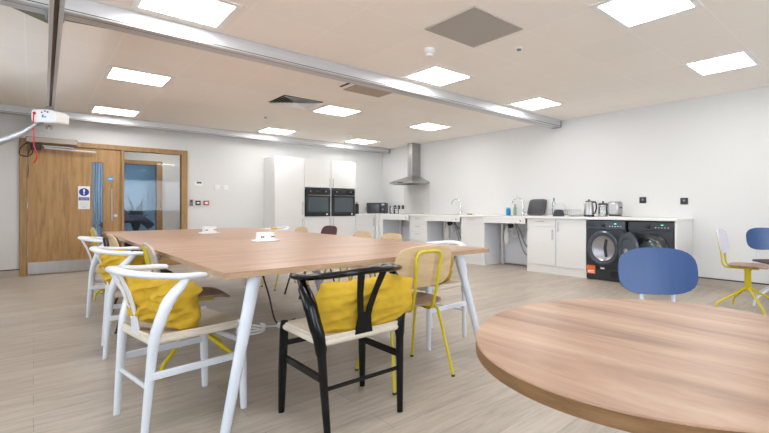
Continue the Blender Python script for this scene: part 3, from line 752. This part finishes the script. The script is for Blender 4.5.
# flask
t = thing('flask', 'slim black flask between the oven unit and the microwave', 'flask', (5.32, 9.05, CT1))
MB().lathe([(.045, 0), (.047, .02), (.047, .20), (.035, .235)], 20).build('body', 'black_plastic', t)
MB().lathe([(.03, .235), (.032, .275), (.022, .28)], 20).build('lid', 'steel', t)
t = thing('glass_jug', 'clear glass jug on the worktop right of the microwave', 'jug', (6.1, 8.76, CT1))
MB().lathe([(.05, 0), (.06, .01), (.062, .12), (.055, .17), (.06, .19)], 20).build('body', 'clear', t)
MB().tube(crom([(0, -.058, .16), (0, -.10, .14), (0, -.10, .07), (0, -.06, .04)]), .007, 8).build('handle', 'clear', t)
t = thing('storage_jar', 'clear storage jar with steel lid beside the glass jug', 'jar', (6.08, 8.55, CT1))
MB().lathe([(.05, 0), (.052, .01), (.052, .12), (.045, .13)], 20).build('body', 'clear', t); MB().lathe([(.047, .13), (.047, .15)], 20).build('lid', 'steel', t)
# taps
def tap(x, y, label):
    t = thing('tap', label, 'tap', (x, y, CT1))
    MB().lathe([(.028, 0), (.028, .012), (.02, .02), (.018, .06)], 18).build('base', 'chrome', t)
    MB().tube(crom([(0, 0, .05), (0, 0, .20), (-.005, .02, .27), (-.02, .08, .315), (-.04, .15, .30), (-.05, .19, .25), (-.05, .195, .21)]), .011, 12).build('spout', 'chrome', t)
    MB().tube([(0, -.015, .045), (-.01, -.075, .065)], .007, 8).build('lever', 'chrome', t)
    return t
tap(6.15, 6.44, 'tall chrome swan neck tap at the far sink')
tap(6.15, 4.83, 'tall chrome swan neck tap beside the blue bottle')
def bottle(name, x, y, r, h, m, capm, label, pump=False):
    t = thing(name, label, 'bottle', (x, y, CT1))
    MB().lathe([(r*.95, 0), (r, .01), (r, h*.68), (r*.45, h*.8), (r*.4, h*.84)], 20).build('body', m, t)
    if pump:
        MB().lathe([(.012, h*.84), (.012, h*.92), (.004, h*.93), (.004, h)], 12).tube([(0, 0, h), (-.02, .03, h-.004)], .005, 8).build('pump', capm, t)
    else: MB().lathe([(r*.42, h*.84), (r*.42, h*.97), (r*.3, h)], 16).build('cap', capm, t)
bottle('soap_bottle', 6.08, 5.11, .042, .17, 'blue_liquid', 'plastic', 'blue pump soap bottle left of the near tap', True)
bottle('washing_up_bottle', 6.10, 4.97, .028, .20, 'green_liquid', 'red', 'pale green washing-up bottle with a red cap beside the near tap')
t = thing('sponge', 'small tan sponge right of the far tap', 'sponge', (6.0, 6.02, CT1))
MB().box(-.03, .03, -.05, .05, 0, .03).build('foam', 'tan', t, bevel=.008)
# drainer tray leaning on wall
t = thing('drainer_tray', 'dark grey rounded tray leaning against the kitchen wall', 'tray', (6.17, 4.60, CT1), 0)
mb = MB(); fnn = lambda u, v_: (Vector((.03+.10*(v_+.14)/.28, u, .145+v_)), Vector((-1, 0, .35)).normalized())
mb.shell(.185, .14, .012, fnn, e=7); o = mb.build('board', mat('dark_grey_tray', S(72, 70, 70), .5), t)
MB().shell(.15, .105, .004, lambda u, v_: (Vector((.022+.10*(v_+.14)/.28, u, .147+v_)), Vector((-1, 0, .35)).normalized()), e=7).build('inset', 'appliance', t)
# dish rack
t = thing('dish_rack', 'wire dish rack with crockery beside the kettle', 'dish rack', (6.08, 3.93, CT1))
mb = MB()
for z in (.03, .10):
    mb.tube([(-.15, -.20, z), (.15, -.20, z), (.15, .20, z), (-.15, .20, z), (-.15, -.20, z)], .004, 6)
for k in range(11): mb.tube([(-.15, -.20+.04*k, .10), (-.15, -.20+.04*k, .03), (.15, -.20+.04*k, .03), (.15, -.20+.04*k, .10)], .002, 5)
mb.build('wire_frame', 'chrome', t)
MB().box(-.17, .17, -.22, .22, 0, .012).build('drip_tray', 'plastic', t, bevel=.005)
for k in range(4):
    yy = 4.06-k*.035
    t = thing('plate', 'white plate standing on edge in the dish rack', 'plate', (6.07, yy, CT1+.11), 0, 'plates in the dish rack')
    MB().lathe([(.04, 0), (.07, .004), (.095, .012), (.094, .015), (.07, .008), (.0, .005)], 24, M4=frame_of((0, 0, 0), (0, 1, .15))).build('dish', 'plastic', t)
bottle('spray_bottle', 6.12, 4.16, .03, .30, 'clear', 'blue_liquid', 'tall clear bottle with a blue top behind the dish rack')
t = thing('bowl', 'dark bowl upturned in front of the dish rack', 'bowl', (5.81, 3.86, CT1))
MB().lathe([(.092, 0), (.088, .04), (.062, .10), (.035, .11)], 24).build('shell', 'appliance', t)
for k in range(2):
    t = thing('plate', ('lower' if k == 0 else 'upper')+' white plate in the small stack left of the kettle', 'plate', (5.96, 3.645, CT1+.018*k), 0, 'plates stacked left of the kettle')
    MB().lathe([(.06, 0), (.10, .012), (.12, .018), (.118, .020), (.06, .008), (.0, .006)], 28).build('dish', 'plastic', t)
# tea tray, kettle, toaster, cafetiere
t = thing('tea_tray', 'thin steel tray under the toaster and cafetiere', 'tray', (6.03, 3.07, CT1))
MB().box(-.14, .14, -.22, .22, 0, .012).build('tray', 'steel', t, bevel=.004)
t = thing('kettle', 'brushed steel jug kettle with a black handle', 'kettle', (5.98, 3.43, CT1))
MB().lathe([(.078, 0), (.08, .02), (.078, .03)], 28).build('power_base', 'black_plastic', t)
MB().lathe([(.076, .03), (.077, .05), (.064, .20), (.058, .225)], 28).build('body', 'steel', t)
MB().lathe([(.058, .225), (.045, .24), (.015, .245), (.012, .262), (.005, .264)], 24).build('lid', 'black_plastic', t)
MB().tube(crom([(0, -.055, .22), (0, -.11, .215), (0, -.125, .14), (0, -.10, .06), (0, -.072, .05)]), .013, 10, rb=.009).build('handle', 'black_plastic', t)
MB().tube([(0, .055, .17), (0, .09, .205)], [.022, .010], 10).build('spout', 'steel', t)
t = thing('cafetiere', 'glass and steel cafetiere with black lid on the tea tray', 'cafetiere', (6.03, 3.225, CT1+.012)); t.scale = (1.3, 1.3, .95)
MB().lathe([(.05, 0), (.052, .01), (.052, .17), (.05, .175)], 24).build('body', 'clear', t)
MB().lathe([(.054, .0), (.054, .03)], 24).lathe([(.055, .14), (.055, .155)], 24).build('band', 'steel', t)
MB().lathe([(.054, .175), (.05, .20), (.01, .205), (.012, .23), (.004, .235)], 24).build('lid', 'black_plastic', t)
MB().tube(crom([(0, -.054, .16), (0, -.09, .15), (0, -.09, .06), (0, -.054, .03)]), .008, 8).build('handle', 'black_plastic', t)
t = thing('toaster', 'polished steel two slot toaster on the tea tray', 'toaster', (6.03, 3.03, CT1+.012)); t.scale = (1, .82, 1.05)
MB().box(-.085, .085, -.10, .10, .01, .20).build('body', 'steel', t, bevel=.03)
MB().box(-.045, -.020, -.075, .075, .198, .202).box(.020, .045, -.075, .075, .198, .202).build('slot', 'black_plastic', t, smooth=False)
MB().box(-.02, .02, -.12, -.10, .11, .13).build('lever', 'black_plastic', t, bevel=.003)
MB().box(-.07, .07, -.09, .09, 0, .01).build('base', 'black_plastic', t, smooth=False)

# ---------------------------------------------------------------- tables
TZ = .747
def desk(y0, y1, label, nearlegs=True, farlegs=True):
    x0, x1 = .59, 2.29
    t = thing('meeting_table', label, 'table', ((x0+x1)/2, (y0+y1)/2, 0), 0, 'large meeting tables'); hx, hy = (x1-x0)/2, (y1-y0)/2
    MB().box(-hx, hx, -hy, hy, TZ-.003, TZ).build('tabletop', 'table', t, smooth=False)
    MB().box(-hx, hx, -hy, hy, TZ-.028, TZ-.003).build('top_edge', 'table_edge', t, smooth=False)
    for sy in (-1, 1):
        yy = sy*(hy-.14)
        for sx in (-1, 1):
            MB().tube([(sx*(hx-(.23 if sx > 0 else .15)), yy+sy*.06, TZ-.03), (sx*(hx-(.05 if sx > 0 else .0)), yy+sy*.12, .012)], [.029, .020], 16).build('leg', 'white_metal', t)
            MB().lathe([(.018, 0), (.018, .014)], 12, cx=sx*(hx-(.05 if sx > 0 else .0)), cy=yy+sy*.12).build('foot', 'foot', t)
        MB().box(-hx+.16, hx-.24, yy-sy*.10-.03, yy-sy*.10+.03, TZ-.055, TZ-.028).build('cross_rail', 'white_metal', t, bevel=.004)
    MB().box(-.35, -.30, -hy+.28, hy-.28, TZ-.055, TZ-.028).box(.30, .35, -hy+.28, hy-.28, TZ-.055, TZ-.028).build('long_rail', 'white_metal', t, smooth=False)
desk(2.10, 4.50, 'near half of the long pale wood meeting table')
desk(4.502, 6.90, 'far half of the long pale wood meeting table')
def power(x, y, label):
    t = thing('power_module', label, 'power socket', (x, y, TZ), 0, 'table power modules')
    MB().box(-.095, .095, -.075, .075, 0, .012).build('base_plate', 'plastic', t, bevel=.005)
    bx = MB(); bx.prism([(-.06, 0), (.06, 0), (.045, .065), (-.045, .065)], -.06, .06, M4=Matrix.Translation((0, 0, .012)) @ Matrix.Rotation(PI/2, 4, 'Z') @ Matrix.Rotation(PI/2, 4, 'X'))
    o = bx.build('socket_box', 'plastic', t, bevel=.004)
    mb = MB()
    for x_ in (-.05, -.035, .035, .05): mb.box(x_-.005, x_+.005, -.06, -.053, .035, .045)
    mb.build('socket_holes', 'black_plastic', o, smooth=False)
power(1.42, 3.93, 'white power socket box on the meeting table, nearer one')
power(1.42, 5.62, 'white power socket box on the meeting table, farther one')
# round table
t = thing('round_table', 'round knotty wood table in the right foreground', 'table', (1.006, .392, 0))
R0 = .422; TZ = .74
MB().lathe([(R0-.002, TZ-.004), (R0, TZ-.0035), (R0-.0, TZ-.002), (R0-.002, TZ)], 96).build('tabletop', 'round', t)
MB().lathe([(R0-.004, TZ-.030), (R0, TZ-.028), (R0, TZ-.004)], 96).build('top_edge', 'round_edge', t)
MB().lathe([(.04, .03), (.035, .06), (.035, TZ-.05), (.12, TZ-.032)], 24).build('column', 'white_metal', t)
MB().lathe([(.26, 0), (.26, .008), (.06, .03)], 40).build('base', 'white_metal', t)
# cables
tag(MB().tube(crom([(1.60, 4.55, .66), (1.57, 4.45, .45), (1.55, 4.2, .22), (1.54, 4.02, .02), (1.60, 3.95, .006), (1.72, 4.02, .006)]), .008, 8).build('cable', 'black_plastic'), 'black cable hanging from under the meeting table', 'cable')
loop = []
for k in range(30):
    a = 2*PI*k/14; loop.append((1.26+.10*math.cos(a)+.002*k, 3.83+.13*math.sin(a)+.004*k, .008+.0006*k))
loop += [(1.42, 3.92, .012), (1.50, 3.86, .012)]
t = thing('extension_lead', 'white coiled extension lead on the floor under the table', 'cable')
MB().tube(crom(loop, 3), .008, 6).build('cord', 'plastic', t)
MB().box(1.49, 1.58, 3.80, 3.86, 0, .045).build('plug', 'plastic', t, bevel=.01)

# ---------------------------------------------------------------- wishbone chair (faces +X)
def wishbone(label, m, loc, rz, group, name='wishbone_chair'):
    t = thing(name, label, 'chair', loc, rz, group)
    for s in (-1, 1):
        # front leg
        MB().tube([(.205, s*.232, 0), (.20, s*.228, .22), (.195, s*.222, .43), (.193, s*.222, .462)], [.015, .0205, .021, .017], 14).build('front_leg', m, t)
        # rear leg sweeping up into the arm
        pts = crom([(-.215, s*.195, 0), (-.200, s*.205, .22), (-.185, s*.215, .42), (-.165, s*.232, .52), (-.135, s*.244, .61), (-.085, s*.249, .675), (-.060, s*.250, .712)], 7)
        n = len(pts); ra = [.015+.008*min(1, i/(n*.45)) if i < n*.6 else .0245-.008*((i-n*.6)/(n*.4)) for i in range(n)]
        MB().tube(pts, ra, 14, rb=[r*1.3 if .3 < i/n < .8 else r for i, r in enumerate(ra)], up=(1, 0, 0)).build('rear_leg', m, t)
        MB().box(-.2, .2, s*.222-.008, s*.222+.008, .26, .295, M4=Matrix.Translation((0, 0, 0))).build('side_stretcher', m, t, bevel=.005)
        MB().tube([(-.18, s*.213, .43), (.195, s*.222, .435)], .016, 12, rb=.014).build('seat_rail', 'cord', t)
    MB().box(.190, .206, -.225, .225, .335, .362).build('front_stretcher', m, t, bevel=.005)
    MB().tube([(-.198, -.205, .22), (-.198, .205, .22)], .010, 10).build('rear_stretcher', m, t)
    MB().tube([(.195, -.22, .435), (.195, .22, .435)], .016, 12, rb=.014).build('front_rail', 'cord', t)
    MB().tube([(-.185, -.21, .425), (-.185, .21, .425)], .016, 12, rb=.014).build('rear_rail', 'cord', t)
    # arm rail: U
    hw = .252
    cp = [(.022, hw-.006, .710), (-.03, hw+.003, .714), (-.10, hw-.010, .716), (-.17, hw-.042, .724), (-.225, hw-.095, .732), (-.262, .09, .740), (-.275, 0, .744)]
    full = cp + [(x, -y, z) for x, y, z in cp[-2::-1]]
    pts = crom(full, 5); n = len(pts)
    ra = []; rb = []
    for i in range(n):
        q = abs(i/(n-1)-.5)*2   # 0 back .. 1 arm tips
        e = 1 if q < .97 else .7
        ra.append((.0145+.0015*(1-q))*e); rb.append((.019+.009*(1-abs(q-.55)))*e if q > .12 else .023)
    MB().tube(pts, ra, 14, rb=rb, up=(0, 0, 1)).build('arm_rail', m, t)
    # Y splat
    def sp(y, z):
        f = (z-.42)/.31; return Vector((-.190-.080*f+.02*math.sin(PI*f), y, z))
    mb = MB()
    def strip(ctrl, wid):
        n = len(ctrl)
        A = []
        for i in range(n):
            y, z = ctrl[i]; a = sp(y-wid[i], z); b = sp(y+wid[i], z)
            nn = Vector((1, 0, .3)).normalized()*.0055
            A.append([mb.bm.verts.new(p) for p in (a+nn, b+nn, b-nn, a-nn)])
        for i in range(n-1):
            for k in range(4): mb.bm.faces.new((A[i][k], A[i][(k+1) % 4], A[i+1][(k+1) % 4], A[i+1][k]))
        mb.bm.faces.new(A[0][::-1]); mb.bm.faces.new(A[-1])
    strip([(0, .42), (0, .48), (0, .535)], [.052, .040, .033])
    for s in (-1, 1):
        strip([(s*.017, .51), (s*.026, .56), (s*.042, .64), (s*.060, .732)], [.0165, .016, .016, .018])
    mb.build('splat', m, t, bevel=.003)
    # woven cord seat: four dished triangles around the frame
    mb = MB(); n = 16; G = []
    for i in range(n+1):
        row = []
        for j in range(n+1):
            u = i/n*2-1; v_ = j/n*2-1; x = .006+u*.200; w = .213+.012*(u+1)/2
            dish = -.020*(1-u**4)*(1-v_**4) + .006*max(abs(u), abs(v_))
            row.append((x, v_*w, .452+dish))
        G.append(row)
    T_ = [[mb.bm.verts.new(p) for p in r] for r in G]; B_ = [[mb.bm.verts.new((p[0], p[1], p[2]-(.028 if 0 < i < n and 0 < j < n else .036))) for j, p in enumerate(r)] for i, r in enumerate(G)]
    for i in range(n):
        for j in range(n):
            mb.bm.faces.new((T_[i][j], T_[i+1][j], T_[i+1][j+1], T_[i][j+1])); mb.bm.faces.new((B_[i][j+1], B_[i+1][j+1], B_[i+1][j], B_[i][j]))
    for i in range(n):
        mb.bm.faces.new((T_[i][0], B_[i][0], B_[i+1][0], T_[i+1][0])); mb.bm.faces.new((T_[i+1][n], B_[i+1][n], B_[i][n], T_[i][n]))
        mb.bm.faces.new((T_[0][i+1], B_[0][i+1], B_[0][i], T_[0][i])); mb.bm.faces.new((T_[n][i], B_[n][i], B_[n][i+1], T_[n][i+1]))
    mb.build('cord_seat', 'cord', t, ang=60, bevel=.006)
    return t
GW = 'white wishbone chairs around the meeting table'
w1 = wishbone('white wishbone chair holding a mustard cushion, nearest at lower left', 'white_lacquer', (.535, 2.63, 0), math.radians(8), GW)
copy_tree(w1, (.575, 4.06, 0), math.radians(-4), 'white wishbone chair second from the front on the left side', GW)
copy_tree(w1, (.60, 5.66, 0), math.radians(-6), 'empty white wishbone chair nearest the oak door', GW)
copy_tree(w1, (2.225, 2.70, 0), math.radians(183), 'white wishbone chair on the kitchen side of the table at its near corner', GW)
copy_tree(w1, (2.43, 6.62, 0), math.radians(180), 'white wishbone chair at the far right corner of the table', GW)
k1 = wishbone('black wishbone chair with a mustard cushion at the table end', 'black_lacquer', (1.12, 2.035, 0), math.radians(90), None)

# ---------------------------------------------------------------- cushions
def cushion(name, loc, rot, w, h, th, label, seed, group='mustard yellow cushions', crumple=.02, slump=0.):
    mb = MB(); n = 30; sides = []
    for sg in (1, -1):
        G = []
        for i in range(n+1):
            row = []
            for j in range(n+1):
                u = i/n*2-1; v_ = j/n*2-1
                pin = 1-.05*(1-abs(v_)**2)*abs(u)**3-.06*abs(u)**4*abs(v_)**4; pin2 = 1-.06*(1-abs(u)**2)*abs(v_)**3-.08*abs(u)**4*abs(v_)**4
                eg = max(abs(u), abs(v_))**4; jx = noise.noise(Vector((v_*1.7, seed*4, u*.8)))*.045*eg; jy = noise.noise(Vector((u*1.9, seed*9, v_*.8)))*.05*eg
                x = u*w/2*pin+jx; y = v_*h/2*pin2+jy
                prof = (max(0, 1-abs(u)**2.6)*max(0, 1-abs(v_)**2.6))**.55
                p = Vector((u*1.6+seed*7.3, v_*1.6, sg*.4))
                nz = noise.noise(p*1.1); wr = 1-abs(noise.noise(Vector((u*1.1+seed*3+nz*.5, v_*2.8+u*1.3, sg*.7+seed))))*2
                wr2 = 1-abs(noise.noise(Vector((u*3.1-v_*1.8+seed, v_*2.2+u*2+seed*2, sg+2.))))*2
                z = sg*(th/2*prof*(1+.25*nz) + crumple*(max(0,wr)**4*1.1+max(0,wr2)**6*.5-.5)*prof)
                y -= slump*(u**2)*.5
                z2 = z + .02*math.sin(u*2.2+seed)
                row.append(Vector((x, y, z2)))
            G.append(row)
        sides.append(G)
    V0 = [[mb.bm.verts.new(p) for p in r] for r in sides[0]]
    V1 = [[(V0[i][j] if i in (0, n) or j in (0, n) else mb.bm.verts.new(sides[1][i][j])) for j in range(n+1)] for i in range(n+1)]
    for i in range(n):
        for j in range(n):
            mb.bm.faces.new((V0[i][j], V0[i+1][j], V0[i+1][j+1], V0[i][j+1])); mb.bm.faces.new((V1[i][j+1], V1[i+1][j+1], V1[i+1][j], V1[i][j]))
    o = mb.build(name, 'cushion', ang=80)
    sm = o.modifiers.new('subsurf', 'SUBSURF'); sm.levels = 1; sm.render_levels = 1
    o.location = loc; o.rotation_euler = rot
    return tag(o, label, 'cushion', group)
# local x = width, y = height, z = thickness. stand up: rotate x by 90
def rot_for(face_deg, lean_deg, roll=0.):
    # cushion plane vertical, its width perpendicular to facing direction
    a = Matrix.Rotation(math.radians(face_deg), 4, 'Z') @ Matrix.Rotation(math.radians(-lean_deg), 4, 'Y') @ Matrix.Rotation(math.radians(roll), 4, 'X') @ Matrix.Rotation(PI/2, 4, 'Z') @ Matrix.Rotation(PI/2, 4, 'X')
    return a.to_euler()
cushion('cushion', (.455, 2.565, .575), rot_for(44, 14, 10), .36, .27, .20, 'crumpled mustard cushion on the nearest white wishbone chair', 1.0, crumple=.035)
cushion('cushion', (.46, 4.0, .585), rot_for(30, 12, 8), .32, .30, .18, 'mustard cushion on the second white wishbone chair on the left', 2.2, crumple=.03)
cushion('cushion', (1.185, 1.925, .55), rot_for(74, 6, 3), .51, .28, .17, 'smooth mustard cushion slumped on the black wishbone chair', 3.4, crumple=.018)
cushion('cushion', (2.34, 2.74, .555), rot_for(183, 14, 3), .38, .24, .14, 'mustard cushion on the kitchen side wishbone chair at the near corner', 4.1, crumple=.02)
cushion('cushion', (2.53, 6.62, .59), rot_for(180, 10, -3), .40, .32, .14, 'mustard cushion on the white chair at the far table corner', 5.3, crumple=.02)

# ---------------------------------------------------------------- shell chairs (face +X)
def back_fn(x0, z0, lean, curve):
    def f(u, v_):
        c_, s_ = math.cos(lean), math.sin(lean)
        bx = curve*(u/.2)**2
        p = Vector((x0 + bx*c_ - v_*s_, u, z0 + v_*c_))
        nn = Vector((c_, -2*curve*u/.04, s_)).normalized()
        return p, nn
    return f
def seat_fn(z0):
    def f(u, v_):
        q = u/.2; w = v_/.2
        z = z0 + .012*w*w*(1 if w > 0 or w < 0 else 1) - .018*max(0, q-.45)**2*4 + .02*max(0, -q-.6)**2*3
        return Vector((u, v_, z)), Vector((0, 0, 1))
    return f
def shells(t, shell_m, seat_m, inner=None, ss=.20, be=3.7):
    b = MB().shell(.195, .124, .012, back_fn(-.235, .692, math.radians(12), .022), e=be).build('backrest', shell_m, t, ang=50)
    if inner: MB().shell(.183, .112, .018, back_fn(-.222, .695, math.radians(12), .022), e=3.2).build('back_pad', inner, b, ang=50)
    MB().shell(ss, ss, .012, seat_fn(.452), e=3.4).build('seat', seat_m, t, ang=50)
    if inner: MB().shell(.185, .185, .012, seat_fn(.463), e=3.4).build('seat_pad', inner, t, ang=50)
def four_leg(label, metal, shell_m, seat_m, loc, rz, group, inner=None):
    t = thing('cafe_chair', label, 'chair', loc, rz, group)
    shells(t, shell_m, seat_m, inner)
    pts = fillet([(.0, -.07, .435), (-.20, -.07, .425), (-.245, -.075, .56), (-.281, -.088, .785), (-.281, .088, .785), (-.245, .075, .56), (-.20, .07, .425), (.0, .07, .435)], .05)
    MB().tube(pts, .009, 10).build('back_tube', metal, t)
    for s in (-1, 1):
        for nm, fx_, x0 in (('leg', .235, .10), ('leg', -.235, -.10)):
            MB().tube(fillet([(x0, 0 if False else s*.06, .432), (x0+(.02 if fx_ > 0 else -.02), s*.165, .43), (fx_, s*.205, .008)], .05), .0095, 10).build(nm, metal, t)
            MB().lathe([(.012, 0), (.012, .012)], 10, cx=fx_, cy=s*.205).build('foot', 'foot', t)
    MB().tube([(-.11, -.10, .432), (.11, -.10, .432)], .009, 8).tube([(-.11, .10, .432), (.11, .10, .432)], .009, 8).build('seat_frame', metal, t)
    return t
def swivel(label, metal, shell_m, seat_m, loc, rz, group, star=45, sr=.29, ss=.20, be=3.7):
    t = thing('swivel_chair', label, 'chair', loc, rz, group)
    shells(t, shell_m, seat_m, None, ss, be)
    for s in (-1, 1):
        pts = fillet([(.02, s*.078, .438), (-.205, s*.078, .430), (-.222, s*.078, .58), (-.262, s*.078, .79)], .05)
        MB().tube(pts, .010, 10).build('back_tube', metal, t)
    MB().box(-.10, .10, -.10, .10, .425, .440).build('seat_plate', metal, t, bevel=.003)
    MB().lathe([(.020, .20), (.030, .22), (.030, .40), (.045, .425)], 20).build('column', metal, t)
    for k in range(4):
        a = math.radians(star+90*k); c_, s_ = math.cos(a), math.sin(a)
        MB().tube(fillet([(.012*c_, .012*s_, .235), (.05*c_, .05*s_, .215), ((sr-.02)*c_, (sr-.02)*s_, .075), (sr*c_, sr*s_, .004)], .03), .0115, 10).build('leg', metal, t)
    return t
# right row of the long table (facing -X), and end chair (facing +Y)
y1c = four_leg('plywood cafe chair with yellow tube frame at the near table end', 'yellow_metal', 'ply', 'seat_brown', (1.64, 2.225, 0), math.radians(85), None)
for_scale = .955
GY = 'plywood chairs on the kitchen side of the table'
copy_tree(y1c, (2.36, 3.72, 0), math.radians(180), 'plywood chair on the kitchen side, nearest the white wishbone chair there', GY).scale = (for_scale,)*3
copy_tree(y1c, (2.36, 4.28, 0), math.radians(180), 'plywood chair on the kitchen side, between a plywood one and the dark brown one', GY).scale = (for_scale,)*3
four_leg('dark brown backed chair on the kitchen side of the table', 'brown_metal', 'brown_pad', 'seat_brown', (2.38, 5.10, 0), math.radians(180), None)
copy_tree(y1c, (2.36, 5.82, 0), math.radians(182), 'plywood chair on the kitchen side, beyond the dark brown one', GY).scale = (for_scale,)*3
swivel('pale shell swivel chair with yellow star base between the left wishbone chairs', 'yellow_metal', 'ply_grey', 'seat_brown', (.755, 3.36, 0), math.radians(-4), None)
four_leg('wood backed chair with plum brown pad and dark legs on the left side', 'brown_metal', 'ply', 'seat_brown', (.71, 4.82, 0), math.radians(2), None, inner='brown_pad')
swivel('pale shell swivel chair with yellow star base farthest along the left side', 'yellow_metal', 'ply_grey', 'seat_brown', (.73, 6.55, 0), math.radians(0), None, star=30)
# right of picture
swivel('yellow swivel chair with pale lilac back by the right wall', 'yellow_metal', 'lavender', 'seat_brown', (5.09, 1.14, 0), math.radians(-86), None, star=34, sr=.31, ss=.17)
swivel('blue backed swivel chair just behind the round table', 'white_metal', 'blue', 'blue', (2.165, .805, 0), math.radians(217), None, be=3.0).scale = (1.03, 1.03, 1.005)
swivel('blue backed swivel chair near the right edge by the wall', 'white_metal', 'blue', 'brown_pad', (5.60, .98, 0), math.radians(225), None, star=10, be=3.0)

# ---------------------------------------------------------------- world, lights, camera
w = bpy.data.worlds.new('daylight'); sc.world = w; w.use_nodes = True
bg = w.node_tree.nodes['Background']; bg.inputs['Color'].default_value = (.82, .90, 1., 1); bg.inputs['Strength'].default_value = 6.0
def portal(name, loc, rot, sx, sy):
    l = bpy.data.lights.new(name, 'AREA'); l.shape = 'RECTANGLE'; l.size = sx; l.size_y = sy; l.energy = 1
    l.cycles.is_portal = True
    o = bpy.data.objects.new(name, l); C.objects.link(o); o.location = loc; o.rotation_euler = rot
for w0, w1 in LW: portal('window_portal', (XL-.13, (w0+w1)/2, 1.55), (0, -PI/2, 0), 1.3, w1-w0)
for w0, w1 in FW: portal('window_portal', ((w0+w1)/2, YF-.13, 1.55), (PI/2, 0, 0), w1-w0, 1.3)

cam = bpy.data.cameras.new('camera'); co = bpy.data.objects.new('camera', cam); C.objects.link(co)
fpx = 437.4; cam.sensor_fit = 'HORIZONTAL'; cam.sensor_width = 36; cam.lens = 36*fpx/769
cam.shift_x = -(470-384.5)/769; cam.shift_y = (208.4-216.5)/769; cam.clip_start = .05
co.location = (0, 0, 1.03); co.rotation_euler = (PI/2, 0, -math.radians(44.95))
sc.camera = co
sc.view_settings.view_transform = 'Standard'; sc.view_settings.look = 'None'; sc.view_settings.gamma = 1; sc.view_settings.use_curve_mapping = False
sc.view_settings.exposure = 0.66
sc.cycles.use_denoising = True
sc.cycles.max_bounces = 10; sc.cycles.diffuse_bounces = 6; sc.cycles.transparent_max_bounces = 16
sc.cycles.sample_clamp_indirect = 8
